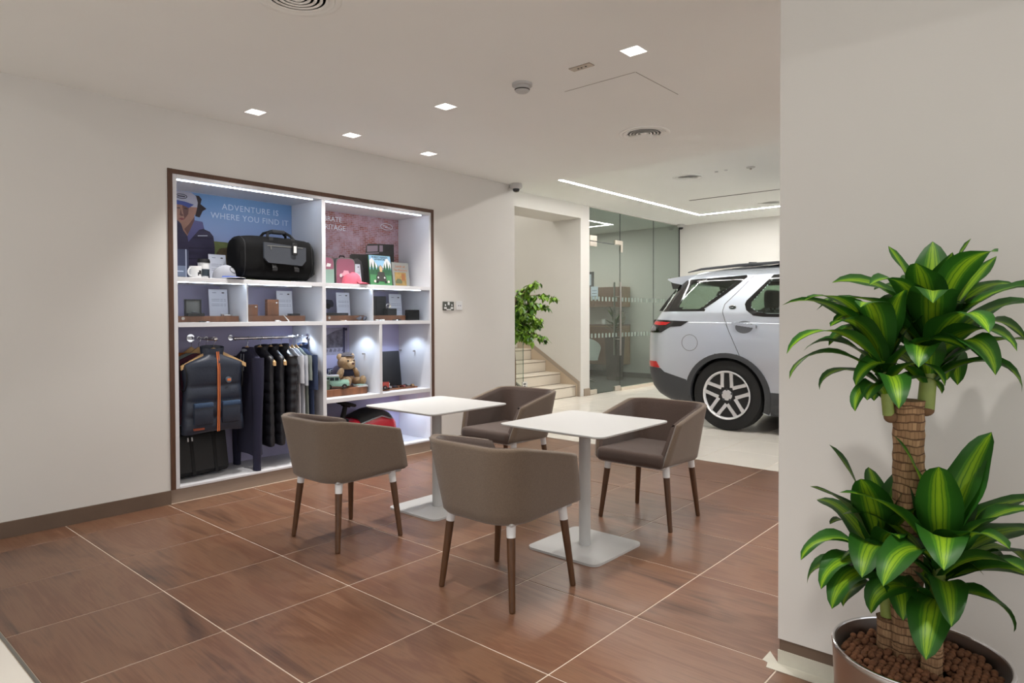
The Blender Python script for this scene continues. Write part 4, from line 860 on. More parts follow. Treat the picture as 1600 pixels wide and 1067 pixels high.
def garment(name, label, cat, x, y, ztop, rz, H, w, th, mbody, parts=(), puffs=0, sleeve=None, collar=None, flare=1.0, grp=None):
    """ztop = shoulder line (neck); local x across the shoulders, -y the front"""
    t = thing(name, label, cat, (x, y, ztop), rz, grp)
    prof_ = [(0, .055), (-.012, .085), (-.03, .60 * w), (-.058, .92 * w), (-.085, 1.0 * w), (-.13, .97 * w), (-.20, .93 * w)]
    zs = [p[0] for p in prof_]; n = max(10, puffs * 6) if puffs else 14
    for k in range(1, n + 1): prof_.append((-.20 + (-(H) + .20) * k / n, w * (.93 + (flare - .93) * k / n)))
    def ring(j, u):
        z, hw = prof_[j]; a = 2 * PI * u; ca, sa = math.cos(a), math.sin(a)
        pf = 1.0
        if puffs and z < -.05: pf = .84 + .28 * abs(math.sin(PI * puffs * (-z) / H)) ** .6
        tt = th * (.8 if z > -.03 else 1.0) * pf
        fold = 0 if puffs else .10 * math.sin(a * 5 + j * .25) * min(1, -z * 3)
        dz = 0 if j < len(prof_) - 1 else .006 * math.sin(a * 3)
        return (hw * (abs(ca) ** .8) * (1 if ca > 0 else -1), (tt * (abs(sa) ** .75) * (1 if sa > 0 else -1)) * (1 + fold), z + dz)
    J = len(prof_) - 1
    mb = MB(); nu = 36
    vs = [ring(j, i / nu) for j in range(J + 1) for i in range(nu)]; fs = []
    for j in range(J):
        for i in range(nu): fs.append((j * nu + i, j * nu + (i + 1) % nu, (j + 1) * nu + (i + 1) % nu, (j + 1) * nu + i))
    mb._add(vs, fs); obj('body', mb, mbody, t, ang=70)
    if sleeve:
        L, r0, r1, out, ms = sleeve
        for sg in (-1, 1):
            pts = []; rr = []; n2 = max(8, int(L / .018) if puffs else 10)
            for k in range(n2 + 1):
                f = k / n2; pts.append((sg * (w * .90 + out * f - .02 * f * f), (-.006 - .010 * f) * min(1, (th / .04) ** 2), -.055 - L * f)); rr.append((r0 + (r1 - r0) * f) * ((.86 + .22 * abs(math.sin(PI * puffs * 1.0 * (.05 + L * f) / H)) ** .6) if puffs else 1 + .04 * math.sin(f * 9)))
            fy = min(1.0, th * 1.0 / r0)
            def slv(u, v, pts=pts, rr=rr, fy=fy, n2=n2):
                i = min(n2, int(round(v * n2))); a = 2 * PI * u
                return (pts[i][0] + rr[i] * math.cos(a), pts[i][1] + rr[i] * fy * math.sin(a), pts[i][2])
            obj('sleeve', MB().grid(slv, 16, n2, True), ms, t, ang=70)
            e = pts[-1]; obj('cuff', MB().grid(lambda u, v: (e[0] + r1 * 1.05 * math.cos(2 * PI * u), e[1] + r1 * 1.05 * fy * math.sin(2 * PI * u), e[2] + .004 - .024 * v), 16, 1, True), ms, t)
    if collar:
        ch_, mc = collar
        def cl(u, v):
            a = 2 * PI * u; r = .078 + .008 * v
            return (r * math.cos(a), (min(.045, th) + .004 * v) * math.sin(a) + .006, -.02 + (ch_ + .02) * v + .012 * v * math.sin(a))
        obj('collar', MB().grid(cl, 24, 4, True).grid(lambda u, v: tuple(Vector(cl(u, v)) * Vector((.90, .86, 1)) if False else (cl(u, v)[0] * .90, cl(u, v)[1] * .86, cl(u, v)[2])), 24, 4, True), mc, t, ang=70)
    return t
M_navyq = mat('navy_quilt', (36, 44, 60), .45, bump=.12, bscale=90); M_blackq = mat('black_quilt', (27, 27, 33), .42, bump=.12, bscale=90)
M_navyj = mat('navy_jersey', (38, 38, 60), .95, bump=.1, bscale=400); M_greyj = mat('pale_grey_jersey', (168, 176, 190), .95)
M_orange = mat('orange_zip', (214, 116, 62), .6)
# padded vest facing out, at the front of the short rail
hanger(2.205, 4.80, 1.117, 0, 'beech hanger inside the navy padded vest with orange zip', .235)
v = garment('padded_vest', 'navy padded vest with orange zip, front and centre of the left bay', 'vest', 2.198, 4.812, 1.006, 0, .555, .220, .062, M_navyq, puffs=5, collar=(.055, M_navyq), flare=1.02)
obj('zip', MB().tube([(.008, -.052, .02), (.007, -.066, -.05), (.006, -.0745, -.10), (.004, -.0765, -.3), (-.002, -.0765, -.55)], .0045, 6).tube([(.022, -.050, .02), (.021, -.064, -.05), (.019, -.0735, -.10), (.017, -.0755, -.3), (.011, -.0755, -.55)], .003, 6), M_orange, v)
for sg in (-1, 1): pk = obj('pocket', MB().rbox(sg * .10 - .068, sg * .10 + .068, -.086, -.05, -.495, -.345, .012, 2), M_navyq, v); obj('pocket_flap', MB().rbox(sg * .10 - .066, sg * .10 + .066, -.090, -.06, -.372, -.338, .006, 2), mat('navy_sheen', (52, 74, 104), .4) if 'navy_sheen' not in MATS else MATS['navy_sheen'], pk)
bd = obj('chest_badge', MB().cyl((.085, -.060, -.185), (.085, -.076, -.185), .021, n=20), mat('badge_slate', (92, 104, 116), .6), v); obj('badge_motif', MB().rbox(.072, .098, -.0775, -.075, -.194, -.176, .002, 1), M_orange, bd)
obj('hem_label', MB().box(-.165, -.095, -.075, -.05, -.528, -.514), mat('russet_label', (150, 74, 50), .6), v)
for sg in (-1, 1): obj('armhole_trim', MB().tube([(sg * (.208 + .006 * math.cos(R(a))), .045 * math.cos(R(a)), -.155 + .10 * math.sin(R(a))) for a in range(0, 360, 20)], .004, 6, closed=True), M_blackmatte, v)
# three garments behind it
M_sagef = mat('sage_cotton', (138, 150, 146), .95); M_maroon = mat('maroon_cotton', (84, 42, 58), .95); M_orangef = mat('orange_cotton', (196, 112, 58), .95)
for k, (y, m, H, w, lb, nm, ct) in enumerate(((4.905, M_maroon, .50, .205, 'maroon child garment right behind the navy padded vest', 'kids_shirt', 'shirt'), (4.995, M_sagef, .36, .195, 'sage grey child T-shirt behind the maroon garment', 'kids_tshirt', 'shirt'), (5.085, M_orangef, .53, .19, 'orange garment rearmost on the short rail', 'kids_shirt', 'shirt'))):
    hanger(2.197 - .014 * k, y, 1.117, 0, 'beech hanger ' + ('second', 'third', 'fourth')[k] + ' from the front of the short rail', .165, .007)
    garment(nm, lb, ct, 2.160 - .012 * k, y + .012, 1.012, 0, H, w, .026, m, sleeve=(.15, .034, .036, .0, m) if k == 1 else None)
# row on the long rail, seen from the side
row = [(2.545, 'hoodie', 'navy hooded jacket with long sleeves, first on the long rail', 'hoodie', M_navyj, .80, .185, .040, dict(sleeve=(.835, .062, .038, .012, M_navyj)), 'first'),
       (2.652, 'quilted_vest', 'black quilted vest next to the navy hooded jacket', 'vest', M_blackq, .745, .185, .036, dict(puffs=9, collar=(.028, M_blackq)), 'second'),
       (2.742, 'quilted_vest', 'black quilted vest beside the long-sleeved puffer jacket', 'vest', M_blackq, .745, .185, .036, dict(puffs=9, collar=(.028, M_blackq)), 'third'),
       (2.830, 'puffer_jacket', 'black puffer jacket with ribbed sleeves, before the white shirts', 'jacket', M_blackq, .70, .185, .038, dict(puffs=10, sleeve=(.56, .062, .046, .010, M_blackq), collar=(.028, M_blackq)), 'fourth'),
       (2.896, 'tshirt', 'white T-shirt directly behind the puffer jacket', 'shirt', mat('white_cotton', (206, 208, 216), .95), .62, .175, .013, dict(sleeve=(.20, .060, .060, .03, MATS['white_cotton'])), 'fifth'),
       (2.932, 'tshirt', 'white and grey T-shirt, second of the pale shirts', 'shirt', mat('offwhite_cotton', (188, 192, 200), .95), .64, .180, .013, dict(sleeve=(.22, .054, .054, .03, MATS['offwhite_cotton'])), 'sixth'),
       (2.968, 'tshirt', 'grey-green T-shirt between the white shirts and the navy polo', 'shirt', mat('greygreen_cotton', (132, 140, 134), .95), .62, .176, .013, dict(sleeve=(.18, .058, .058, .03, MATS['greygreen_cotton'])), 'seventh'),
       (3.012, 'polo_shirt', 'navy polo shirt last on the long rail, beside the divider', 'shirt', mat('navy_pique', (50, 62, 92), .95), .66, .185, .018, dict(sleeve=(.26, .064, .064, .03, MATS['navy_pique']), collar=(.03, MATS['navy_pique'])), 'eighth')]
for x, nm, lb, ct, m, H, w, th, kw, od in row:
    hanger(x, 4.955, 1.112, R(90), 'beech hanger ' + od + ' from the left on the long rail', .205 if 'vest' in nm else .155, min(.010, th * .38))
    g = garment(nm, lb, ct, x - .012, 4.945, 1.022, R(-90), H, w, th, m, flare=1.0, **kw)
    if nm == 'hoodie':
        obj('hood', MB().grid(lambda u, v: (.105 * math.cos(2 * PI * u) * (1 - .35 * v), .046 * math.sin(2 * PI * u) * (1 - .3 * v) + .004, -.045 + .065 * v), 20, 4, True), M_navyj, g, ang=70); obj('hood_lining', MB().ell((0, .0, -.005), (.062, .040, .022), 16, 8), M_greyj, g)
        obj('cord', MB().tube([(.02, -.042, -.03), (.024, -.046, -.10), (.022, -.046, -.16)], .003, 6).tube([(-.02, -.042, -.03), (-.024, -.046, -.12)], .003, 6), M_greyj, g)
# holdall on the cabinet floor
t = thing('laptop_bag', 'black briefcase with white zip pulls standing under the padded vest', 'bag', (2.165, 4.955, Z0 + .013), R(4)); t.rotation_euler = (-R(10), 0, R(4))
obj('body', MB().rbox(-.205, .205, -.055, .055, 0, .365, .030, 4), mat('bag_black', (20, 20, 22), .55, bump=.1, bscale=300), t); obj('front_panel', MB().rbox(-.19, .19, -.070, -.045, .02, .30, .014, 3), MATS['bag_black'], t)
for x in (-.08, .09): obj('strap', MB().rbox(x - .014, x + .014, -.074, -.06, .0, .36, .004, 1), M_blackmatte, t)
for x in (-.105, -.075): obj('zip_pull', MB().rbox(x - .005, x + .005, -.081, -.072, .245, .275, .002, 1), M_white, t)
obj('handle', MB().tube([(-.07, 0, .355), (-.06, 0, .392), (0, 0, .40), (.06, 0, .392), (.07, 0, .355)], .009, 8), M_blackmatte, t)
t = thing('white_tag', 'small white tag lying on the cabinet floor by the hooded jacket', 'tag', (2.58, 4.86, Z0)); obj('card', MB().box(-.02, .02, -.012, .012, 0, .002), M_white, t); obj('loop', MB().tube([(.02, 0, .001), (.032, .006, .002), (.034, -.004, .002), (.02, 0, .001)], .0008, 4), M_white, t)
# ================================================================== CAR (local +x = forward, +y = its left; right side faces the room)
def itp(x, T):
    if x <= T[0][0]: return T[0][1]
    for (a, b), (c, d) in zip(T, T[1:]):
        if x <= c: return b + (d - b) * (x - a) / (c - a)
    return T[-1][1]
A_REAR = [(.20, -.50), (.28, -.80), (.35, -.93), (.44, -1.0), (.55, -1.035), (.7, -1.05), (1.0, -1.045), (1.12, -1.035), (1.2, -.99), (1.3, -.925), (1.5, -.82), (1.65, -.73), (1.72, -.68), (1.78, -.58), (1.82, -.35), (1.85, .3)]
A_FRONT = [(.20, 3.2), (.35, 3.6), (.6, 3.74), (.9, 3.72), (1.0, 3.62), (1.08, 3.2), (1.14, 2.75), (1.2, 2.58), (1.72, 1.82), (1.78, 1.68), (1.82, 1.45), (1.85, .8)]
B_W = [(.20, .90), (.3, .955), (.4, .975), (.6, .99), (.8, 1.0), (1.0, 1.0), (1.1, .995), (1.17, .985), (1.19, .978), (1.3, .955), (1.5, .865), (1.68, .785), (1.75, .745), (1.79, .68), (1.83, .52), (1.85, .35)]
RC, CC = .34, .22
def side_b(a, z):
    bz = itp(z, B_W); ar = itp(z, A_REAR); af = itp(z, A_FRONT); b = bz
    t = (ar + RC - a) / RC
    if t > 0: b = bz - CC * (1 - math.sqrt(max(0, 1 - min(t, 1) ** 2)))
    t = (a - (af - .5)) / .5
    if t > 0: b = bz - .3 * (1 - math.sqrt(max(0, 1 - min(t, 1) ** 2)))
    return b
car = thing('car', 'silver off-road car seen from its rear right side, parked beyond the tables', 'car', (8.08, 3.06, 0), -PI / 2)
M_paint = mat('silver_paint', (204, 212, 224), .28, .5, coat=1.0)
M_clad = mat('dark_cladding', (62, 64, 68), .55)
M_rub = mat('tyre_rubber', (26, 26, 27), .75)
M_frit = mat('privacy_black', (20, 20, 22), .08, coat=.5)
M_carglass = glassmat('car_glass', (.66, .74, .68))
M_interior = mat('car_interior', (44, 46, 46), .9)
M_alloy = mat('alloy_silver', (226, 226, 228), .32, .4)
M_redlamp = mat('red_lens', (190, 32, 34), .12, coat=.8, emit=(.6, .03, .03), es=.04)
QUARTER = [(-.62, 1.385), (-.56, 1.352), (-.345, 1.352), (-.285, 1.385), (-.235, 1.44), (-.11, 1.53), (.02, 1.64), (.07, 1.672), (-.26, 1.668), (-.50, 1.648)]
REARDOOR = [(.43, 1.668), (.245, 1.42), (.255, 1.36), (.33, 1.315), (.44, 1.295), (1.08, 1.285), (1.08, 1.69)]
FRONTDOOR = [(1.20, 1.69), (1.20, 1.285), (2.20, 1.275), (1.95, 1.50), (1.70, 1.68)]
def inpoly(x, y, P):
    c = False; j = len(P) - 1
    for i in range(len(P)):
        if (P[i][1] > y) != (P[j][1] > y) and x < (P[j][0] - P[i][0]) * (y - P[i][1]) / (P[j][1] - P[i][1]) + P[i][0]: c = not c
        j = i
    return c
def car_body():
    zl = [.20 + .025 * k for k in range(64)] + [1.79, 1.805, 1.82, 1.832, 1.842, 1.85]
    NS = 150; vs = []; rows = []
    for z in zl:
        ar, af, bz = itp(z, A_REAR), itp(z, A_FRONT), itp(z, B_W); right = []
        for k in range(6): b = (bz - CC) * k / 6; right.append((ar - .05 * (1 - (b / (bz - CC)) ** 2), b))
        for k in range(9): t = R(90 - 90 * k / 8); right.append((ar + RC * (1 - math.sin(t)), bz - CC + CC * math.cos(t)))
        a0, a1 = ar + RC, af - .5
        for k in range(1, NS): right.append((a0 + (a1 - a0) * k / NS, bz))
        for k in range(9): t = R(90 * k / 8); right.append((a1 + .5 * math.sin(t), bz - .3 + .3 * math.cos(t)))
        for k in range(5, -1, -1): b = (bz - .3) * k / 6; right.append((af + .04 * (1 - (b / (bz - .3)) ** 2), b))
        loop = [(a, -b) for a, b in right] + [(a, b) for a, b in right[::-1]][1:-1]
        rows.append([(a, b, z + (.03 * (1 - (b / .8) ** 2) if z >= 1.85 else 0)) for a, b in loop])
    n = len(rows[0]); mb = MB(); fm = []; vs = [p for r_ in rows for p in r_]; fs = []
    for j in range(len(rows) - 1):
        for i in range(n):
            q = (j * n + i, j * n + (i + 1) % n, (j + 1) * n + (i + 1) % n, (j + 1) * n + i)
            cx = sum(vs[v][0] for v in q) / 4; cy = sum(vs[v][1] for v in q) / 4; cz = sum(vs[v][2] for v in q) / 4
            cut = False
            if abs(cy) > .6:
                for wc in (0, 2.923):
                    if (cx - wc) ** 2 + (cz - .405) ** 2 < .452 ** 2: cut = True
                if any(inpoly(cx, cz, P) for P in (QUARTER, REARDOOR, FRONTDOOR)): cut = True
            # windscreen and tailgate glass openings
            if abs(cy) < .68 and 1.30 < cz < 1.70 and (cx < -.5 or cx > 1.7): cut = True
            if not cut: fs.append(q); fm.append(1 if 1.325 < cz < 1.70 and cx < -.28 else 0)
    fs.append(tuple((len(rows) - 1) * n + i for i in range(n)))
    mb._add(vs, fs); mb.mi = fm + [0]; return mb
obj('body', car_body(), [M_paint, M_frit], car, ang=50)
def panel(name, loops, m, off=.004, parent=car, depth=.010, cell=.035, side=-1, label=None):
    bm = bmesh.new(); edges = []
    for L in loops:
        vv = [bm.verts.new((a, 0, z)) for a, z in L]
        for i in range(len(vv)): edges.append(bm.edges.new((vv[i], vv[(i + 1) % len(vv)])))
    bmesh.ops.triangle_fill(bm, use_beauty=True, use_dissolve=False, edges=edges)
    al = [a for L in loops for a, z in L]; zlz = [z for L in loops for a, z in L]
    x = math.floor(min(al) / cell) * cell + cell
    while x < max(al): bmesh.ops.bisect_plane(bm, geom=bm.verts[:] + bm.edges[:] + bm.faces[:], plane_co=(x, 0, 0), plane_no=(1, 0, 0)); x += cell
    z = math.floor(min(zlz) / cell) * cell + cell
    while z < max(zlz): bmesh.ops.bisect_plane(bm, geom=bm.verts[:] + bm.edges[:] + bm.faces[:], plane_co=(0, 0, z), plane_no=(0, 0, 1)); z += cell
    base = [tuple(v.co) for v in bm.verts]
    ret = bmesh.ops.extrude_face_region(bm, geom=bm.faces[:])
    newv = [g for g in ret['geom'] if isinstance(g, bmesh.types.BMVert)]; ns = set(newv)
    for v in bm.verts:
        b = side_b(v.co.x, v.co.z) + (off - depth if v in ns else off)
        v.co.y = side * b
    o = obj(name, MB().bm(bm), m, parent, ang=30)
    if label: o['label'] = label
    return o
def arc(cx, cz, r, a0, a1, n, rz=None): return [(cx + r * math.cos(R(a0 + (a1 - a0) * k / n)), cz + (rz or r) * math.sin(R(a0 + (a1 - a0) * k / n))) for k in range(n + 1)]
for sd in (-1, 1):
    # rear quarter glass: black surround with the clear pane in the middle
    fr_q = [(-.970, 1.335), (-.40, 1.325), (-.30, 1.345), (-.167, 1.437), (-.072, 1.51), (.085, 1.644), (.15, 1.707), (.14, 1.728), (-.28, 1.708), (-.58, 1.700), (-.66, 1.66), (-.80, 1.60), (-.9, 1.46)]
    panel('quarter_window_surround', [fr_q, QUARTER], M_frit, .004, side=sd)
    panel('quarter_window', [QUARTER], M_carglass, .002, side=sd, depth=.004)
    dr = [(.44, 1.722), (.19, 1.44), (.178, 1.40), (.205, 1.335), (.29, 1.275), (.40, 1.262), (1.14, 1.252), (1.14, 1.725)]
    w = panel('rear_door_window_surround', [dr, REARDOOR], M_frit, .003, side=sd)
    panel('rear_door_window', [REARDOOR], M_carglass, .001, side=sd, depth=.004)
    panel('front_door_window', [FRONTDOOR], M_carglass, .001, side=sd, depth=.004)
    panel('window_surround', [[(1.14, 1.725), (1.14, 1.252), (2.28, 1.245), (1.97, 1.53), (1.72, 1.72)], FRONTDOOR], M_frit, .003, side=sd)
    # seams
    for pts in ([(.219, 1.715), (.085, 1.554), (-.051, 1.404), (-.062, 1.323), (-.024, 1.227), (.071, 1.022), (.165, .815)], [(1.17, 1.73), (1.15, 1.2), (1.16, .5)]):
        obj('door_seam', MB().tube([(a, sd * (side_b(a, z) + .0005), z) for (a0, z0), (a1, z1) in zip(pts, pts[1:]) for a, z in [(a0 + (a1 - a0) * f / 6, z0 + (z1 - z0) * f / 6) for f in range(7)]], .0028, 4), M_frit, car)
    obj('tailgate_seam', MB().tube([(a, sd * (side_b(a, z) + .005), z) for f in range(9) for a, z in [(-.53 - .245 * f / 8, 1.697 - .33 * f / 8)]], .002, 4), M_clad, car)
    obj('waist_crease', MB().tube([(-.95 + 4.2 * f / 60, sd * (side_b(-.95 + 4.2 * f / 60, 1.205 - .045 * f / 60) + .0006), 1.205 - .045 * f / 60) for f in range(61)], .0042, 5), M_paint, car)
    # arch cladding
    for wc in (0, 2.923):
        outer = arc(wc, .395, .488, -24, 204, 30, .468); inner = arc(wc, .395, .425, 204, -24, 30, .416)
        panel('wheel_arch_cladding', [outer + inner], M_clad, .012, side=sd, depth=.05)
        obj('arch_liner', MB().grid(lambda u, v: (wc + .450 * math.cos(R(-8 + 196 * u)), sd * (.62 + .36 * v), .405 + .450 * math.sin(R(-8 + 196 * u))), 28, 2), M_blackmatte, car)
        obj('arch_back', MB().prism(arc(wc, .405, .452, -8, 188, 24), lambda u, v, d: (u, sd * d, v), .60, .61), M_blackmatte, car)
    panel('sill_cladding', [[(.46, .20), (2.46, .20), (2.455, .46), (.475, .455)]], M_clad, .008, side=sd)
    panel('bumper_cladding', [[(-.425, .205), (-.50, .205), (-.76, .275), (-.88, .345), (-.97, .44), (-1.01, .55), (-1.03, .66), (-.93, .664), (-.813, .657), (-.755, .614), (-.478, .540), (-.43, .40)]], M_clad, .006, side=sd, cell=.03)
    panel('bumper_reflector', [[(-1.02, .735), (-.873, .735), (-.822, .662), (-1.02, .668)]], M_redlamp, .009, side=sd, cell=.03)
    lamp = panel('tail_lamp', [[(-1.02, 1.228), (-.95, 1.232), (-.455, 1.212), (-.547, 1.155), (-.674, 1.148), (-.80, 1.078), (-1.04, 1.074)]], M_frit, .007, side=sd, cell=.03)
    panel('red_lens', [[(-1.0, 1.214), (-.68, 1.200), (-.735, 1.168), (-.85, 1.165), (-.95, 1.18), (-1.0, 1.184)]], M_redlamp, .011, lamp, side=sd, cell=.03)
    panel('clear_lens', [[(-1.0, 1.165), (-.93, 1.162), (-.88, 1.14), (-.88, 1.10), (-1.0, 1.095)]], mat('grey_lens', (120, 122, 126), .15, coat=.6) if 'grey_lens' not in MATS else MATS['grey_lens'], .010, lamp, side=sd, cell=.03)
    obj('window_marks', MB().box(-.435, -.428, min(sd * .803, sd * .81), max(sd * .803, sd * .81), 1.676, 1.684) if False else (lambda q: [q.box(-.44 + .016 * i, -.431 + .016 * i, min(sd * (side_b(-.4, 1.68) + .004), sd * (side_b(-.4, 1.68) + .0056)), max(sd * (side_b(-.4, 1.68) + .004), sd * (side_b(-.4, 1.68) + .0056)), 1.674 + .002 * i, 1.682 + .002 * i + (.003 if i % 3 else 0)) for i in range(8)] and q)(MB()), M_white, car, kind='stuff')
    # door handles
    for a0 in (.075, 1.23):
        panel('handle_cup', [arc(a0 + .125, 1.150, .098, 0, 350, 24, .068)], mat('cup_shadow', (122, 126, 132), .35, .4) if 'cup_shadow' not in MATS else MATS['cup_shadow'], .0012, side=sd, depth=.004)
        hz = [(a0 + .27 * f / 8, 1.192 - .036 * f / 8) for f in range(9)]
        hb = MB()
        for (a, z), (c, d) in zip(hz, hz[1:]): hb.box(a, c, min(sd * (side_b(a, z) + .020), sd * (side_b(a, z) + .046)), max(sd * (side_b(a, z) + .020), sd * (side_b(a, z) + .046)), z - .018, z + .016)
        hb.box(a0, a0 + .03, min(sd * .985, sd * 1.03), max(sd * .985, sd * 1.03), 1.174, 1.206).box(a0 + .24, a0 + .27, min(sd * .985, sd * 1.03), max(sd * .985, sd * 1.03), 1.142, 1.17)
        obj('door_handle', hb, M_paint, car)
    obj('side_badge', MB().prism([(.047 + .040 * math.cos(R(a)), 1.368 + .021 * math.sin(R(a))) for a in range(0, 360, 20)], lambda u, v, d: (u, sd * (side_b(u, v) + d), v), .0, .006), mat('badge_green', (40, 52, 48), .3, .3) if 'badge_green' not in MATS else MATS['badge_green'], car)
    obj('badge_ring', MB().tube([(.047 + .040 * math.cos(R(a)), sd * (side_b(.047, 1.368) + .006), 1.368 + .021 * math.sin(R(a))) for a in range(0, 360, 20)], .003, 5, closed=True).box(.026, .066, min(sd * .943, sd * .948), max(sd * .943, sd * .948), 1.3655, 1.3705), M_chrome, car)
    obj('roof_rail', MB().tube([(-.62, sd * .655, 1.795), (-.45, sd * .655, 1.826), (.0, sd * .645, 1.850), (.6, sd * .635, 1.862), (1.2, sd * .635, 1.850), (1.5, sd * .64, 1.825)], [.006, .014, .016, .016, .014, .006], 8), M_clad, car)
    for q, a0 in enumerate((-.43,)):
        if sd == -1: obj('fuel_flap', MB().tube([(a0 + .096 * math.cos(R(a)), sd * (side_b(a0 + .096 * math.cos(R(a)), .967 + .092 * math.sin(R(a))) + .0004), .967 + .092 * math.sin(R(a))) for a in range(0, 360, 10)], .003, 5, closed=True), mat('seam_grey', (112, 116, 122), .5), car)
    # wheels
    for wc in (0, 2.923):
        wr = thing('wheel', '', 'x'); del wr['label']; del wr['category']; wr.parent = car; wr.location = (wc, sd * .985, .394)
        Mx = Matrix.Rotation(sd * -PI / 2, 4, 'X')       # lathe axis z -> outward y
        Rr = .394
        obj('tyre', MB().lathe([(.262, -.22), (.34, -.235), (.375, -.225), (Rr, -.195), (Rr, -.035), (.380, -.010), (.340, .0), (.30, -.004), (.270, -.012), (.262, -.02)], 64, Mx), M_rub, wr, ang=40)
        tr = MB()
        for k in range(48):
            tr.T = Mx @ Matrix.Rotation(2 * PI * k / 48, 4, 'Z'); tr.box(.380, Rr + .0015, -.016, .004, -.19, -.05)
        obj('tread_blocks', tr, M_rub, wr)
        obj('rim', MB().lathe([(.230, -.19), (.235, -.03), (.262, -.012), (.272, -.004), (.272, .002), (.262, .004), (.252, -.006), (.243, -.03)], 64, Mx), M_alloy, wr, ang=40)
        sp = MB()
        for k in range(5):
            for sg in (-1, 1):
                th = R(90 + 72 * k)
                def P(r, da, z): return Mx @ Vector((r * math.cos(th + sg * R(da)), r * math.sin(th + sg * R(da)), z))
                pts = [P(.055, 36, -.026), P(.100, 33, -.024), P(.150, 21, -.016), (P(.205, 14.5, -.012)), P(.258, 11.5, -.008)]
                for a, b, w0, w1 in zip(pts, pts[1:], (.030, .027, .0235, .0225), (.027, .0235, .0225, .026)):
                    d = (b - a).normalized(); nrm = Mx.to_3x3() @ Vector((0, 0, 1)); s_ = d.cross(nrm).normalized()
                    vs = []
                    for p, w in ((a, w0), (b, w1)): vs += [p + s_ * w - nrm * .03, p + s_ * w * .75 + nrm * .004, p - s_ * w * .75 + nrm * .004, p - s_ * w - nrm * .03]
                    sp._add(vs, [(0, 1, 5, 4), (1, 2, 6, 5), (2, 3, 7, 6), (3, 0, 4, 7), (0, 3, 2, 1), (4, 5, 6, 7)])
        obj('spokes', sp, M_alloy, wr, ang=30)
        obj('hub', MB().lathe([(.088, -.06), (.080, -.026), (.060, -.020), (.036, -.018), (.034, -.012), (0, -.011)], 30, Mx), M_alloy, wr)
        nb = MB()
        for k in range(5):
            th = R(90 + 72 * k); nb.T = Mx @ Matrix.Translation((.062 * math.cos(th), .062 * math.sin(th), 0)); nb.cyl((0, 0, -.03), (0, 0, -.006), .0125, n=6)
        nb.T = Matrix.Identity(4); obj('wheel_nuts', nb, M_clad, wr)
        obj('brake_disc', MB().lathe([(0, -.10), (.17, -.10), (.17, -.085), (0, -.085)], 40, Mx), mat('disc_steel', (150, 146, 140), .45, .4) if 'disc_steel' not in MATS else MATS['disc_steel'], wr)
        obj('wheel_well', MB().lathe([(0, -.205), (.262, -.205)], 32, Mx), M_blackmatte, wr)
        cb = MB(); cb.T = Mx; cb.rbox(-.15, -.06, -.09, .09, -.085, -.045, .012, 2); obj('brake_calliper', cb, mat('calliper_grey', (150, 150, 150), .45, .5) if 'calliper_grey' not in MATS else MATS['calliper_grey'], wr)
# tailgate glass, spoiler, rear lip, number plate recess
obj('tailgate_window', MB().grid(lambda u, v: ((lambda z: itp(z, A_REAR) - .056 * (1 - (min(1, abs(u * 2 - 1) * .70 / .62)) ** 2) - .004)(1.30 + .40 * v), (u * 2 - 1) * .70, 1.30 + .40 * v), 14, 10), M_carglass, car, ang=60)
obj('windscreen', MB().grid(lambda u, v: (itp(1.25 + .47 * v, A_FRONT) + .045 * (1 - (u * 2 - 1) ** 2) - .01, (u * 2 - 1) * .66, 1.25 + .47 * v), 14, 10), M_carglass, car, ang=60)
sp = MB().prism([(-.30, 1.815), (-.62, 1.795), (-.86, 1.768), (-.865, 1.755), (-.80, 1.715), (-.68, 1.690), (-.58, 1.70), (-.40, 1.78)], lambda u, v, d: (u, d, v - .045 * (abs(d) / .72) ** 3), -.70, .70)
obj('roof_spoiler', sp, M_paint, car)
for sd in (-1, 1): obj('spoiler_blade', MB().prism([(-.84, 1.74), (-.74, 1.700), (-.66, 1.690), (-.74, 1.60), (-.80, 1.60)], lambda u, v, d: (u, d, v), sd * .685 - .012, sd * .685 + .012), M_frit, car)
obj('roof_fin', MB().prism([(-.10, 1.868), (.10, 1.868), (.05, 1.880), (-.04, 1.925), (-.13, 1.930), (-.14, 1.915)], lambda u, v, d: (u, d, v), -.02, .02), M_frit, car)
obj('roof_panel', MB().grid(lambda u, v: (-.45 + 2.1 * v, (u - .5) * 1.16, 1.842 + .034 * math.cos((u - .5) * PI) * math.sin(PI * (.15 + .7 * v))), 10, 16), M_frit, car)
obj('rear_bumper', MB().grid(lambda u, v: ((lambda z: itp(z, A_REAR) - .062 * (1 - (abs(u * 2 - 1)) ** 2) - .004)(.30 + .36 * v), (u * 2 - 1) * .79, .30 + .36 * v), 18, 8), M_clad, car, ang=60)
obj('number_plate', MB().rbox(-1.115, -1.105, -.26, .26, .93, 1.04, .003, 1), M_white, car)
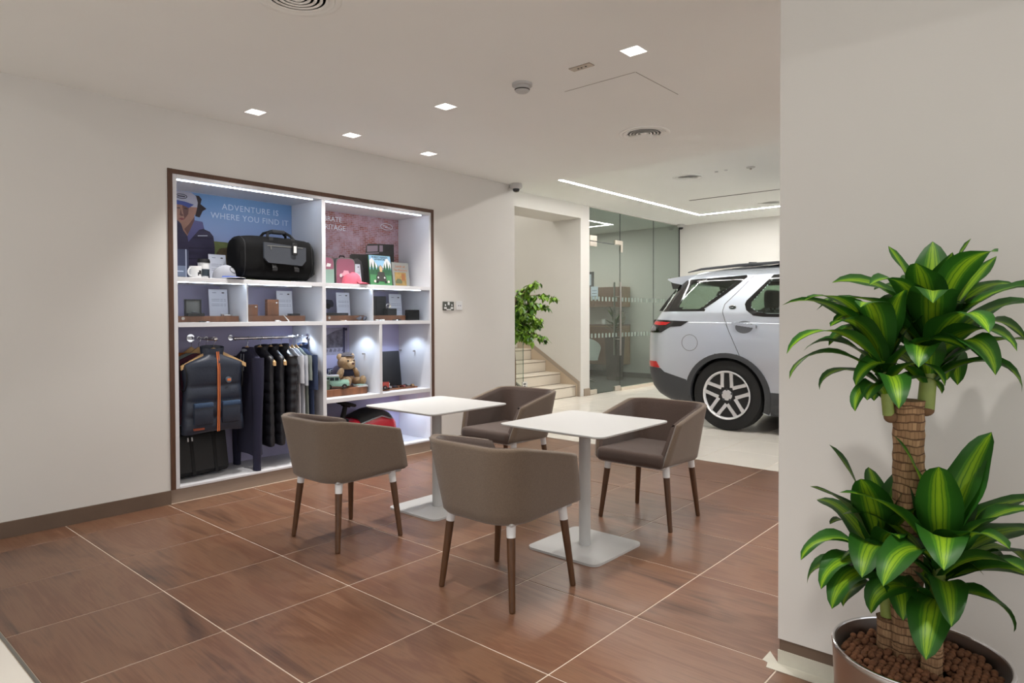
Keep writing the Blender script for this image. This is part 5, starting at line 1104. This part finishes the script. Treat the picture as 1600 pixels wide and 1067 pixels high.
# underbody and cabin
obj('floor_pan', MB().rbox(-.75, 3.3, -.70, .70, .22, .30, .02, 1), M_blackmatte, car)
obj('cabin_floor', MB().box(-.85, 2.3, -.86, .86, .60, .64).box(-.86, -.80, -.75, .75, .60, 1.26), M_interior, car)
obj('dashboard', MB().rbox(2.0, 2.5, -.80, .80, .80, 1.22, .05, 2), M_interior, car)
for a in (.48, 1.42):
    for b in ((-.42, .42) if a != .48 else (-.5, 0, .5)):
        s_ = obj('car_seat', MB().rbox(a - .05, a + .50, b - .23, b + .23, .64, .84, .06, 2).prism([(a - .02, .80), (a + .12, .80), (a - .06, 1.34), (a - .18, 1.32)], lambda u, v, d: (u, d, v), b - .22, b + .22), M_interior, car)
        obj('headrest', MB().rbox(a - .21, a - .10, b - .13, b + .13, 1.36, 1.56, .04, 3).cyl((a - .14, b - .06, 1.30), (a - .15, b - .06, 1.38), .008).cyl((a - .14, b + .06, 1.30), (a - .15, b + .06, 1.38), .008), M_interior, s_)
# ================================================================== STAIRCASE
M_stone = mat('stone_step', (222, 212, 197), .3, var=.03, vscale=3)
M_nosing = mat('step_joint', (120, 108, 92), .7); M_band = mat('stair_skirting', (166, 152, 138), .5); M_beige = mat('stair_side_stone', (196, 178, 156), .5)
stc = thing('staircase', 'cream stone staircase rising behind the shop wall', 'staircase', (0, 0, 0))
SX0, SX1 = 7.30, 8.612
for k in range(12):
    y0 = 6.192 + .305 * k; z1 = .183 * (k + 1)
    obj('riser', MB().box(SX0, SX1, y0 + .004, y0 + .02, .183 * k, z1 - .025), M_stone, stc)
    tr = obj('tread', MB().rbox(SX0, SX1, y0, y0 + .325, z1 - .022, z1, .003, 1), M_stone, stc)
    obj('joint', MB().box(SX0, SX1, y0 + .001, y0 + .02, z1 - .031, z1 - .0215).box(SX0, SX1 - .002, y0 + .001, y0 + .0065, .183 * k, .183 * k + .007), M_nosing, stc)
obj('side_panel', MB().prism([(6.12, 0), (6.192 + .305 * 12, 0), (6.192 + .305 * 12, 2.35), (6.15, .20), (6.12, .17)], lambda u, v, d: (d, u, v), 8.6125, 8.6155), M_beige, stc)
sl = .183 / .305
obj('skirting_band', MB().prism([(6.115, 0), (6.165, 0), (6.165, .195), (9.7, .195 + sl * 3.53), (9.7, .275 + sl * 3.53), (6.115, .235)], lambda u, v, d: (d, u, v), 8.609, 8.619), M_band, stc)
obj('stringer', MB().prism([(6.12, 0), (9.8, 0), (9.8, .20 + sl * 3.6), (6.16, .20), (6.12, .20)], lambda u, v, d: (d, u, v), SX0 - .09, SX0 - .002), M_wall, stc)
t = thing('glass_balustrade', 'glass stair balustrade beside the leafy green tree', 'balustrade', (0, 0, 0))
obj('pane', MB().prism([(6.14, .215), (9.7, .215 + sl * 3.56), (9.7, 1.15 + sl * 3.56), (6.14, 1.12)], lambda u, v, d: (d, u, v), SX0 - .05, SX0 - .04), M_balglass, t)
obj('base_channel', MB().prism([(6.13, .204), (9.7, .204 + sl * 3.57), (9.7, .235 + sl * 3.57), (6.13, .235)], lambda u, v, d: (d, u, v), SX0 - .062, SX0 - .028), M_trimmetal, t)
obj('glass_edge', MB().box(SX0 - .05, SX0 - .04, 6.136, 6.1405, .236, 1.12), mat('glass_edge_green', (96, 120, 100), .2), t)
o = obj('film_wrap', MB().box(SX0 - .10, SX0 + .004, 6.10, 6.119, .0, .34), M_wall, t); obj('printed_marks', MB().box(SX0 - .085, SX0 - .03, 6.0985, 6.1, .30, .318).box(SX0 - .07, SX0 - .045, 6.0985, 6.1, .27, .285), M_clad, o)

# ================================================================== FICUS
M_bark = mat('ficus_bark', (120, 100, 76), .9, var=.2, vscale=30)
def leafmat(name, c1, c2):
    m, t, b = nt(name); tc = node(t, 'ShaderNodeTexCoord'); n = node(t, 'ShaderNodeTexNoise'); setin(n, Scale=9.0, Detail=2.0); t.links.new(tc.outputs['Object'], n.inputs['Vector'])
    r = node(t, 'ShaderNodeValToRGB'); r.color_ramp.elements[0].position = .35; r.color_ramp.elements[1].position = .65; r.color_ramp.elements[0].color = C(*c1); r.color_ramp.elements[1].color = C(*c2)
    t.links.new(n.outputs['Fac'], r.inputs[0]); t.links.new(r.outputs[0], b.inputs['Base Color']); b.inputs['Roughness'].default_value = .4
    b.inputs['Transmission Weight'].default_value = 0; b.inputs['Subsurface Weight'].default_value = 0; return m
M_ficus = leafmat('ficus_leaf', (82, 124, 28), (138, 178, 54)); M_ficus2 = leafmat('ficus_leaf_dark', (38, 74, 20), (70, 112, 32))
fic = thing('ficus_tree', 'bushy bright green ficus tree at the foot of the stairs', 'tree', (6.58, 5.72, 0))
obj('trunk', MB().tube([(0, 0, .306), (.02, .01, .65), (-.01, .02, 1.05), (.02, .0, 1.5)], [.022, .02, .017, .012], 10), M_bark, fic)
rnd = random.Random(11)
tips = []
for k in range(52):
    a = rnd.uniform(0, 2 * PI); z0 = rnd.uniform(.95, 1.5); L = rnd.uniform(.26, .52); el = rnd.uniform(.1, 1.15)
    p0 = Vector((.01, .01, z0)); pts = [p0]
    d = Vector((math.cos(a) * math.cos(el), math.sin(a) * math.cos(el), math.sin(el)))
    for s_ in range(1, 6): d = (d + Vector((0, 0, -.16))).normalized(); pts.append(pts[-1] + d * L / 4)
    tips += [(pts[i].lerp(pts[i + 1], rnd.random()), pts[i + 1] - pts[i]) for i in range(1, 5) for _ in range(5)]
    obj('branch', MB().tube(pts, [.007, .006, .005, .004, .003, .002], 6), M_bark, fic)
lf = MB()
for p, d in tips:
    for _ in range(3):
        az = rnd.uniform(0, 2 * PI); L = rnd.uniform(.07, .105); w = L * .27; dr = rnd.uniform(-1.2, -.15)
        dd = Vector((math.cos(az) * math.cos(dr), math.sin(az) * math.cos(dr), math.sin(dr))); sd = dd.cross(Vector((0, 0, 1))).normalized(); nn = sd.cross(dd)
        q = p + Vector((rnd.uniform(-.035, .035), rnd.uniform(-.035, .035), rnd.uniform(-.03, .03)))
        lf.m = 0 if rnd.random() < .72 else 1
        lf._add([q, q + dd * L * .35 + sd * w - nn * .004, q + dd * L * .35 + nn * .004, q + dd * L * .35 - sd * w - nn * .004, q + dd * L * .72 + sd * w * .6 - nn * .008, q + dd * L * .72 - sd * w * .6 - nn * .008, q + dd * L - nn * .018],
                [(0, 1, 2), (0, 2, 3), (1, 4, 6, 2), (2, 6, 5, 3)])
obj('foliage', lf, [M_ficus, M_ficus2], fic, kind='stuff')
t = thing('ficus_planter', 'round dark planter of the ficus, mostly behind the shop wall end', 'planter', (6.58, 5.72, 0))
obj('pot', MB().lathe([(0, .0), (.14, 0), (.19, .33), (.195, .34), (.175, .34), (.17, .30), (0, .30)], 32), mat('planter_dark', (60, 58, 56), .4), t)

# ================================================================== GLASS OFFICE
t = thing('glass_partition', 'green-grey glass office wall with two rows of small frosted squares', 'glass wall', (0, 0, 0))
GY0, GY1 = 6.100, 6.112
obj('transom_pane', MB().box(8.865, 9.783, GY0, GY1, 2.487, 3.025), M_officeglass, t)
obj('fixed_pane', MB().box(9.787, 10.929, GY0, GY1, .05, 3.025), M_officeglass, t)
obj('fixed_pane', MB().box(10.933, 11.936, GY0, GY1, .05, 3.025), M_officeglass, t)
obj('joint', MB().box(10.929, 10.933, GY0, GY1, .05, 3.025).box(9.783, 9.787, GY0, GY1, 2.487, 3.025), M_clad, t)
obj('base_rail', MB().box(9.787, 11.945, GY0 - .03, GY1 + .03, 0, .052), mat('base_rail_cream', (222, 210, 192), .4), t)
obj('head_rail', MB().box(8.865, 11.945, GY0 - .012, GY1 + .012, 3.018, 3.03), M_wall, t)
obj('wall_channel', MB().box(11.936, 11.948, GY0 - .004, GY1 + .004, .05, 3.02), M_clad, t)
M_frost = mat('frosted_film', (132, 144, 136), .8)
def squares(x0, x1, parent):
    mb = MB(); x = x0
    while x < x1 - .05:
        for z in (1.556, .955): mb.box(x, x + .052, GY0 - .0008, GY0 - .0002, z - .036, z + .036)
        x += .104
    obj('frosted_squares', mb, M_frost, parent, kind='stuff')
squares(9.83, 11.9, t)
d = thing('glass_door', 'frameless glass office door with tall steel pull bars', 'door', (0, 0, 0))
obj('pane', MB().box(8.868, 9.779, GY0, GY1, .012, 2.474), M_officeglass, d)
squares(8.90, 9.76, d)
M_patch = mat('patch_fitting', (206, 198, 186), .3, .6)
for b in ((8.866, 9.06, 2.40, 2.474), (8.866, 9.06, .008, .085)): obj('patch_fitting', MB().rbox(b[0], b[1], GY0 - .014, GY1 + .014, b[2], b[3], .003, 1), M_patch, d)
obj('patch_fitting', MB().rbox(8.866, 9.06, GY0 - .014, GY1 + .014, 2.49, 2.575, .003, 1), M_patch, t)
obj('corner_patch', MB().rbox(9.61, 9.845, GY0 - .014, GY1 + .014, 2.485, 2.555, .003, 1).rbox(9.79, 9.845, GY0 - .014, GY1 + .014, 2.36, 2.49, .003, 1), M_patch, t)
obj('lock_patch', MB().rbox(9.60, 9.775, GY0 - .014, GY1 + .014, .010, .085, .003, 1), M_patch, d)
obj('door_edge', MB().box(9.7792, 9.7825, GY0, GY1, .012, 2.474).box(9.065, 9.60, GY0, GY1, 2.4745, 2.4865), M_clad, d)
for yy in (GY0 - .055, GY1 + .055):
    h = obj('pull_bar', MB().cyl((9.70, yy, .605), (9.70, yy, 1.85), .016, n=18), M_steel, d)
hs = MB()
for z in (.88, 1.60): hs.cyl((9.70, GY0 - .055, z), (9.70, GY1 + .055, z), .010, n=12)
obj('bar_spacer', hs, M_steel, d)
# inside the office
M_oak = mat('office_walnut', (112, 84, 66), .5, var=.18, vscale=6, stretch=(6, 6, 1)); M_oakl = mat('office_oak', (150, 116, 86), .5, var=.15, vscale=6, stretch=(6, 6, 1))
struct('baseboard_far', MB().box(11.935, 11.95, 6.14, 9.5, 0, .11), mat('office_skirting', (84, 80, 72), .5))
t = thing('wall_cabinet', 'long wall-hung upper cabinet inside the glass office', 'cabinet', (0, 0, 0))
obj('body', MB().rbox(11.62, 11.948, 7.21, 9.2, 1.46, 1.87, .003, 1), M_oakl, t)
for k in range(3): obj('door', MB().rbox(11.603, 11.619, 7.215 + .66 * k, 7.87 + .66 * k, 1.464, 1.866, .002, 1), M_oak, t)
t = thing('low_cupboard', 'floating low cupboard inside the glass office', 'cabinet', (0, 0, 0))
obj('body', MB().rbox(11.50, 11.948, 7.21, 9.3, .28, 1.075, .003, 1), M_oakl, t)
for k in range(3): obj('door', MB().rbox(11.483, 11.499, 7.215 + .69 * k, 7.90 + .69 * k, .284, 1.05, .002, 1), M_oak, t)
obj('worktop', MB().rbox(11.48, 11.948, 7.205, 9.3, 1.076, 1.10, .002, 1), M_oak, t)
t = thing('tapered_planter', 'tall square dark planter with a spiky plant behind the glass door', 'planter', (11.28, 7.16, 0))
obj('pot', MB().prism([(-.11, 0), (.11, 0), (.145, .86), (-.145, .86)], lambda u, v, q: (u, q * (1 + .3 * (v / .86)), v), -.11, .11), mat('planter_brown', (72, 58, 48), .6), t)
t = thing('spiky_plant', 'spiky office plant in the tall dark planter', 'plant', (11.28, 7.16, .861))
obj('stem', MB().cyl((0, 0, 0), (0, 0, .35), .02, .014, 10), M_bark, t)
M_yucca = leafmat('yucca_leaf', (44, 66, 34), (76, 96, 46))
for k in range(22):
    az = k * 2.4; z0 = .10 + .25 * (k % 6) / 6; el = .2 + 1.0 * ((k * 7) % 10) / 10; L = .43
    dd = Vector((math.cos(az) * math.cos(el), math.sin(az) * math.cos(el), math.sin(el))); sd = dd.cross(Vector((0, 0, 1))).normalized(); q = Vector((0, 0, z0 + .001))
    obj('leaf', MB()._add([q - sd * .016, q + sd * .016, q + dd * L * .5 + sd * .026, q + dd * L * .5 - sd * .026, q + dd * L + Vector((0, 0, -.07))], [(0, 1, 2, 3), (3, 2, 4)]), M_yucca, t)
t = thing('office_mug', 'white mug on the low cupboard in the glass office', 'mug', (11.60, 7.62, 1.101)); obj('cup', MB().lathe([(0, 0), (.045, 0), (.05, .11), (.046, .11), (.042, .01), (0, .01)], 20), M_white, t); obj('handle', MB().tube([(.048 + .03 * math.sin(R(a)), 0, .055 + .035 * math.cos(R(a))) for a in range(0, 181, 30)], .007, 6), M_white, t)
t = thing('vase', 'round pale vase on the low cupboard, behind the spiky plant', 'vase', (11.80, 7.33, 1.101)); obj('body', MB().lathe([(0, 0), (.05, 0), (.09, .10), (.085, .18), (.05, .24), (.042, .27), (.036, .27), (0, .25)], 24), mat('vase_stone', (150, 142, 128), .6), t); obj('neck_ring', MB().tube([(.045 * math.cos(R(a)), .045 * math.sin(R(a)), .268) for a in range(0, 360, 30)], .006, 6, closed=True), M_clad, t)
t = thing('notice_holder', 'small pale notice hanging on the upper cabinet in the glass office', 'notice', (11.600, 7.86, 1.62)); obj('sheet', MB().box(-.0015, .0005, -.09, .09, 0, .27), M_print_pale, t); obj('print_lines', MB().box(-.0022, -.0016, -.06, .06, .06, .07).box(-.0022, -.0016, -.06, .06, .12, .13).box(-.0022, -.0016, -.06, .06, .18, .19), M_clad, t)
t = thing('framed_picture', 'framed pale blue picture on the office wall', 'picture', (11.95, 8.44, 1.60)); obj('frame', MB().box(-.03, -.002, -.33, .33, 0, .05).box(-.03, -.002, -.33, .33, .29, .34).box(-.03, -.002, -.33, -.28, .05, .29).box(-.03, -.002, .28, .33, .05, .29), M_clad, t); obj('print', MB().box(-.02, -.003, -.28, .28, .05, .29), M_print_pale, t)
t.location.z = 1.885
t = thing('office_chair', 'white shell swivel chair behind the glass door', 'chair', (10.62, 7.42, 0), R(35))
def shell(u, v):
    a = PI * (.5 + 1.0 * u); r = .26 + .05 * v
    return (r * math.cos(a), r * math.sin(a), .47 + .40 * v * (1 - .55 * abs(u * 2 - 1) ** 1.5))
obj('shell', MB().grid(shell, 18, 6).grid(lambda u, v: (shell(u, v)[0] * .93, shell(u, v)[1] * .93, shell(u, v)[2]), 18, 6), M_white, t, ang=60)
obj('seat', MB().rplate(0, 0, .43, .50, .48, .50, .12), M_white, t); obj('column', MB().cyl((0, 0, .06), (0, 0, .43), .025, n=14), M_chrome, t)
for k in range(4): a = R(45 + 90 * k); obj('leg', MB().tube([(0, 0, .075), (.15 * math.cos(a), .15 * math.sin(a), .05), (.30 * math.cos(a), .30 * math.sin(a), .014)], [.016, .014, .010], 8), M_chrome, t)
ld = bpy.data.lights.new('office_light', 'AREA'); ld.energy = 34; ld.color = (1, .95, .88); ld.shape = 'RECTANGLE'; ld.size = 1.6; ld.size_y = 1.2
lo = bpy.data.objects.new('office_light', ld); COL.objects.link(lo); lo.location = (10.3, 7.9, 3.0)
ld = bpy.data.lights.new('stairwell_fill', 'AREA'); ld.energy = 40; ld.color = (1, .95, .86); ld.size = 1.2  # unseen fill lamp, added to keep the stair shaft from going dark
lo = bpy.data.objects.new('stairwell_fill', ld); COL.objects.link(lo); lo.location = (7.6, 8.2, 5.0)
# ================================================================== DRACAENA IN STEEL PLANTER
PX, PY = 1.985, .335
t = thing('steel_planter', 'round brushed steel planter holding the striped plant, against the right wall', 'planter', (PX, PY, 0))
obj('pot', MB().lathe([(0, .004), (.182, .004), (.186, .012), (.203, .385), (.2045, .398), (.201, .402), (.1955, .400), (.194, .385), (.190, .35), (0, .35)], 72), M_steel, t, ang=50)
obj('rim', MB().tube([(.2005 * math.cos(R(a)), .2005 * math.sin(R(a)), .4005) for a in range(0, 360, 5)], .0042, 8, closed=True), M_chrome, t)
rnd = random.Random(5)
M_clay = mat('clay_pebble', (112, 72, 46), .9, var=.30, vscale=40)
pb = MB()
me_ico = bmesh.new(); bmesh.ops.create_icosphere(me_ico, subdivisions=2, radius=1); iv = [v.co.copy() for v in me_ico.verts]; ifc = [tuple(v.index for v in f.verts) for f in me_ico.faces]; me_ico.free()
CANES = [(.042, .035, .038), (.045, .082, .027), (-.01, -.03, .025)]
spots = []
for lay, (zz, off) in enumerate(((.3595, 0), (.3725, .0098))):
    for i in range(-12, 13):
        for j in range(-14, 15):
            spots.append(((i + (j % 2) * .5) * .0186 + off + rnd.uniform(-.002, .002), j * .0161 + off * .6 + rnd.uniform(-.002, .002), zz + rnd.uniform(-.002, .0035)))
for x_, y_, z in spots:
    r = math.hypot(x_, y_)
    s_ = rnd.uniform(.0080, .0102); z = max(z, .3515 + s_)
    if r + s_ > .1835 - (.364 - min(z, .364)) * .5 or (z > .368 and rnd.random() < .12): continue
    if any(math.hypot(x_ - c_[0], y_ - c_[1]) < c_[2] + s_ for c_ in CANES): continue
    pb._add([(x_ + v.x * s_, y_ + v.y * s_, z + v.z * s_ * .92) for v in iv], ifc)
o = obj('clay_pebbles', pb, M_clay, None, (PX, PY, 0), ang=80); o['kind'] = 'stuff'; o['label'] = 'brown clay pebbles filling the steel planter'; o['category'] = 'pebbles'
def striped():
    m, t, b = nt('striped_leaf'); at = node(t, 'ShaderNodeAttribute'); at.attribute_name = 'across'
    n = node(t, 'ShaderNodeTexNoise'); tc = node(t, 'ShaderNodeTexCoord'); setin(n, Scale=26.0, Detail=2.0); t.links.new(tc.outputs['Object'], n.inputs['Vector'])
    oi = node(t, 'ShaderNodeObjectInfo')
    ad = node(t, 'ShaderNodeMath', operation='MULTIPLY_ADD'); ad.inputs[1].default_value = .10; t.links.new(n.outputs['Fac'], ad.inputs[0]); t.links.new(at.outputs['Fac'], ad.inputs[2])
    r = node(t, 'ShaderNodeValToRGB'); e = r.color_ramp.elements
    e[0].position = .05; e[0].color = C(140, 178, 34); e[1].position = 1.0; e[1].color = C(36, 84, 24)
    for p, c_ in ((.16, (128, 168, 32)), (.20, (58, 112, 26)), (.25, (130, 168, 34)), (.33, (112, 154, 32)), (.40, (60, 114, 28)), (.46, (78, 130, 30)), (.53, (46, 98, 26))): q = e.new(p); q.color = C(*c_)
    t.links.new(ad.outputs[0], r.inputs[0]); hv = node(t, 'ShaderNodeHueSaturation'); mr = node(t, 'ShaderNodeMapRange'); setin(mr, **{'To Min': .7, 'To Max': 1.12}); t.links.new(oi.outputs['Random'], mr.inputs[0]); t.links.new(mr.outputs[0], hv.inputs['Value']); t.links.new(r.outputs[0], hv.inputs['Color'])
    t.links.new(hv.outputs[0], b.inputs['Base Color']); b.inputs['Roughness'].default_value = .46; b.inputs['Specular IOR Level'].default_value = .35
    # thin leaves let light through
    tl = node(t, 'ShaderNodeBsdfTranslucent'); t.links.new(hv.outputs[0], tl.inputs[0]); mx = node(t, 'ShaderNodeMixShader'); mx.inputs[0].default_value = .25
    out = [x for x in t.nodes if x.type == 'OUTPUT_MATERIAL'][0]; t.links.new(b.outputs[0], mx.inputs[1]); t.links.new(tl.outputs[0], mx.inputs[2]); t.links.new(mx.outputs[0], out.inputs[0]); return m
M_stripe = striped()
def leaf_mesh(name, L, w, el, droop, side=0.0, twist=0.0):
    """leaf along +x from the origin: starts at elevation el (rad) and bends down by droop over its length"""
    n = 14; m_ = 6; vs = []; fs = []; ac = []
    p = Vector((0, 0, 0)); ang = el; yaw = 0.0
    for i in range(n + 1):
        f = i / n
        wf = w * (.34 + .66 * math.sin(min(1, f / .42) * PI / 2)) * (1 - max(0, (f - .45) / .55) ** 1.9) ** .72 if f < 1 else .0
        d = Vector((math.cos(ang) * math.cos(yaw), math.cos(ang) * math.sin(yaw), math.sin(ang)))
        s_ = Vector((-math.sin(yaw), math.cos(yaw), 0)); u = s_.cross(d) * -1; tw = twist * f; s2 = s_ * math.cos(tw) + u * math.sin(tw); u2 = -s_ * math.sin(tw) + u * math.cos(tw)
        for j in range(m_ + 1):
            q = j / m_ * 2 - 1
            vs.append(p + s2 * (wf * q * .97) + u2 * (wf * (.38 * (1 - f * .6)) * abs(q) ** 1.3 + .16 * wf * math.sin(f * 11 + q * 2.4 + L * 40) * abs(q))); ac.append(abs(q))
        p = p + d * (L / n); ang -= droop / n * (.35 + 1.3 * f); yaw += side / n
    for i in range(n):
        for j in range(m_): fs.append((i * (m_ + 1) + j, i * (m_ + 1) + j + 1, (i + 1) * (m_ + 1) + j + 1, (i + 1) * (m_ + 1) + j))
    me = bpy.data.meshes.new(name); me.from_pydata([tuple(v) for v in vs], [], fs); me.materials.append(M_stripe)
    at = me.attributes.new('across', 'FLOAT', 'POINT'); at.data.foreach_set('value', ac)
    me.polygons.foreach_set('use_smooth', [True] * len(me.polygons)); me.update(); return me
plant = thing('striped_dracaena', 'dracaena with yellow-striped leaves on thick canes in the steel planter', 'plant', (PX, PY, .355))
def bark(name, ox, oy):
    m, t, b = nt(name); tc = node(t, 'ShaderNodeTexCoord'); mp = node(t, 'ShaderNodeMapping'); mp.inputs['Location'].default_value = (-ox, -oy, 0)
    t.links.new(tc.outputs['Object'], mp.inputs[0]); gr = node(t, 'ShaderNodeTexGradient', gradient_type='RADIAL'); t.links.new(mp.outputs[0], gr.inputs[0])
    sp = node(t, 'ShaderNodeSeparateXYZ'); t.links.new(mp.outputs[0], sp.inputs[0]); n = node(t, 'ShaderNodeTexNoise'); setin(n, Scale=18.0, Detail=3.0); t.links.new(tc.outputs['Object'], n.inputs['Vector'])
    ma = node(t, 'ShaderNodeMath', operation='MULTIPLY_ADD'); ma.inputs[1].default_value = .022; t.links.new(n.outputs['Fac'], ma.inputs[0]); t.links.new(sp.outputs[2], ma.inputs[2])
    cb = node(t, 'ShaderNodeCombineXYZ'); t.links.new(gr.outputs['Fac'], cb.inputs[0]); t.links.new(ma.outputs[0], cb.inputs[1])
    br = node(t, 'ShaderNodeTexBrick'); setin(br, Scale=1.0, **{'Brick Width': 1 / 22, 'Row Height': .021, 'Mortar Size': .0022, 'Mortar Smooth': .6, 'Color1': C(168, 132, 96), 'Color2': C(132, 98, 68), 'Mortar': C(96, 68, 46)}); t.links.new(cb.outputs[0], br.inputs['Vector'])
    t.links.new(br.outputs['Color'], b.inputs['Base Color']); b.inputs['Roughness'].default_value = .9
    bp = node(t, 'ShaderNodeBump', invert=True); setin(bp, Strength=.7, Distance=.004); t.links.new(br.outputs['Fac'], bp.inputs['Height']); t.links.new(bp.outputs[0], b.inputs['Normal']); return m
def cane(pts, r, label=None):
    n = 40; P = []; rr = []
    for k in range(n + 1):
        f = k / n; i = min(len(pts) - 2, int(f * (len(pts) - 1))); g = f * (len(pts) - 1) - i
        P.append(Vector(pts[i]).lerp(Vector(pts[i + 1]), g)); rr.append(r * (1 + .035 * math.sin(k * 2.4) + .02 * math.sin(k * 5.1)))
    o = obj('cane', MB().tube(P, rr, 24), bark('cane_bark_%d' % len(plant.children), pts[0][0], pts[0][1]), plant, ang=70)
    rg = MB()
    for k in range(3, n, 9):
        f = k / n; i = min(len(pts) - 2, int(f * (len(pts) - 1))); g = f * (len(pts) - 1) - i; c = Vector(pts[i]).lerp(Vector(pts[i + 1]), g)
        if k % 2: rg.tube([c + Vector(((r + .0008) * math.cos(R(a)), (r + .0008) * math.sin(R(a)), .003 * math.sin(R(a * 3 + k * 50)))) for a in range(0, 360, 24)], .0018, 4, closed=True)
    obj('bark_rings', rg, mat('cane_scar', (112, 82, 56), .95) if 'cane_scar' not in MATS else MATS['cane_scar'], o)
    return o
# tall cane (top at 1.05 m), two low stumps
tx, ty = .042, .035
c1 = cane([(tx, ty, -.003), (tx - .004, ty, .2), (tx + .004, ty, .45), (tx, ty, .695)], .0375)
c2 = cane([(.045, .082, -.003), (.045, .082, .10)], .026)
c3 = cane([(-.01, -.03, -.003), (-.012, -.032, .13)], .024)
rnd = random.Random(21)
def shoot(base, lean, H, r, leaves):
    b = Vector(base); l = Vector(lean)
    obj('shoot', MB().tube([b, b + l * .4 + Vector((0, 0, H * .4)), b + l * .8 + Vector((0, 0, H * .8)), b + l + Vector((0, 0, H))], [r, r * .95, r * .8, r * .5], 12), mat('shoot_green', (132, 146, 70), .5, var=.15, vscale=20) if 'shoot_green' not in MATS else MATS['shoot_green'], plant)
    for (f, az, el, L, w, dr, sd, tw) in leaves:
        o = bpy.data.objects.new('leaf', leaf_mesh('leaf', L, w * 1.22, R(el), R(dr), R(sd), R(tw))); COL.objects.link(o); o.parent = plant
        o.location = b + l * f + Vector((math.cos(R(az)) * r * .5, math.sin(R(az)) * r * .5, H * f)); o.rotation_euler = (0, 0, R(az))
# camera azimuth from the plant: towards (-x,-y); image-right is about -41 deg from +x ... i.e. direction (.66,-.75); image-left is (-.66,.75)
RT, LT, CM, BK = -48.8, 131.2, 189.6, 9.6
def ring(n, f0, f1, el0, el1, L0, L1, w, dr0, dr1, off=0):
    out = []
    for k in range(n):
        g = k / max(1, n - 1); az = off + 137.5 * k + rnd.uniform(-10, 10)
        out.append((f0 + (f1 - f0) * g, az, el0 + (el1 - el0) * g + rnd.uniform(-6, 6), L0 + (L1 - L0) * g + rnd.uniform(-.03, .03), w * rnd.uniform(.85, 1.12), dr0 + (dr1 - dr0) * g + rnd.uniform(-12, 12), rnd.uniform(-14, 14), rnd.uniform(-25, 25)))
    return out
# upper right shoot: large
shoot((tx + .030, ty - .034, .672), (.010, -.012, 0), .19, .021,
      ring(8, .28, .55, 46, 60, .26, .30, .036, 150, 140, 0) + ring(10, .62, .9, 58, 72, .33, .34, .040, 125, 95, 70) + ring(5, .9, 1.0, 74, 84, .27, .25, .042, 60, 25, 30)
      + [(.7, RT, 50, .40, .036, 92, 6, 10), (.62, RT + 22, 44, .40, .034, 104, -8, 0), (.55, RT - 14, 38, .36, .034, 106, 8, 0), (.98, RT - 2, 62, .27, .040, 22, 0, 10), (.85, CM, 62, .34, .046, 118, 0, 0), (1.0, BK, 82, .27, .046, 16, 0, 0), (.8, LT - 25, 62, .34, .038, 120, 6, 0), (.62, CM + 30, 44, .30, .038, 140, 0, 0), (.5, RT + 40, 30, .27, .036, 130, 0, 0)])
# upper left shoot: smaller
shoot((tx - .034, ty + .040, .655), (-.008, .014, 0), .155, .0145,
      ring(6, .25, .6, 40, 55, .15, .22, .026, 150, 140, 40) + ring(8, .65, 1.0, 58, 76, .27, .27, .032, 125, 70, 110)
      + [(.85, LT, 64, .35, .028, 100, 4, 15), (.75, LT + 14, 52, .34, .028, 128, -8, 0), (.62, LT - 12, 44, .29, .026, 138, 6, 0), (.95, LT + 8, 72, .31, .034, 110, 0, 0), (.5, CM + 10, 30, .24, .032, 120, 0, 0), (.45, LT + 30, 24, .17, .020, 140, 0, 0), (.9, CM - 10, 70, .30, .036, 110, 0, 0)])
for q, rr_ in ((Vector((tx + .028, ty - .032, .668)), .020), (Vector((tx - .030, ty + .036, .650)), .015)): obj('shoot_collar', MB().ell(q, (rr_ * 1.15, rr_ * 1.15, .016), 14, 8), MATS['cane_scar'], plant)
# lower shoots
shoot((.045, .082, .098), (-.012, .012, 0), .17, .017,
      ring(9, .35, .75, 32, 50, .18, .24, .034, 145, 125, 20) + ring(8, .75, 1.0, 58, 80, .27, .28, .040, 90, 40, 60)
      + [(.8, LT, 50, .27, .036, 135, 4, 0), (.7, LT + 18, 40, .25, .036, 136, 0, 0), (.6, LT - 16, 34, .23, .034, 134, 0, 0), (.9, CM - 8, 48, .28, .046, 125, 0, 0), (1.0, LT - 8, 78, .33, .036, 34, 0, -20), (.65, CM - 30, 28, .25, .040, 120, 0, 0)])
shoot((-.012, -.032, .128), (.0, -.018, 0), .19, .018,
      ring(9, .30, .75, 30, 50, .20, .27, .036, 145, 125, 0) + ring(9, .75, 1.0, 56, 80, .30, .30, .042, 90, 35, 80)
      + [(.8, RT, 40, .36, .040, 92, 4, 0), (.7, RT + 14, 30, .34, .042, 100, 6, 0), (.65, RT - 18, 26, .32, .040, 104, -6, 0), (.95, CM, 52, .28, .048, 125, 0, 0), (.4, CM - 6, 12, .24, .042, 95, 0, 0), (.98, RT + 12, 74, .34, .046, 26, 0, 20), (.9, RT + 4, 54, .37, .034, 96, 0, 0), (.85, CM - 26, 40, .30, .044, 120, 0, 0)])
# things that stand on shelves rest a hair above them
for o in list(S.objects):
    if o.parent is None and o.get('category') and not o.get('kind') and o.name.split('.')[0] not in ('display_cabinet', 'car') and o.type in ('EMPTY', 'MESH') and 1.93 < o.location.x < 4.24 and 4.76 < o.location.y < 5.2:
        o.location.z += .0008
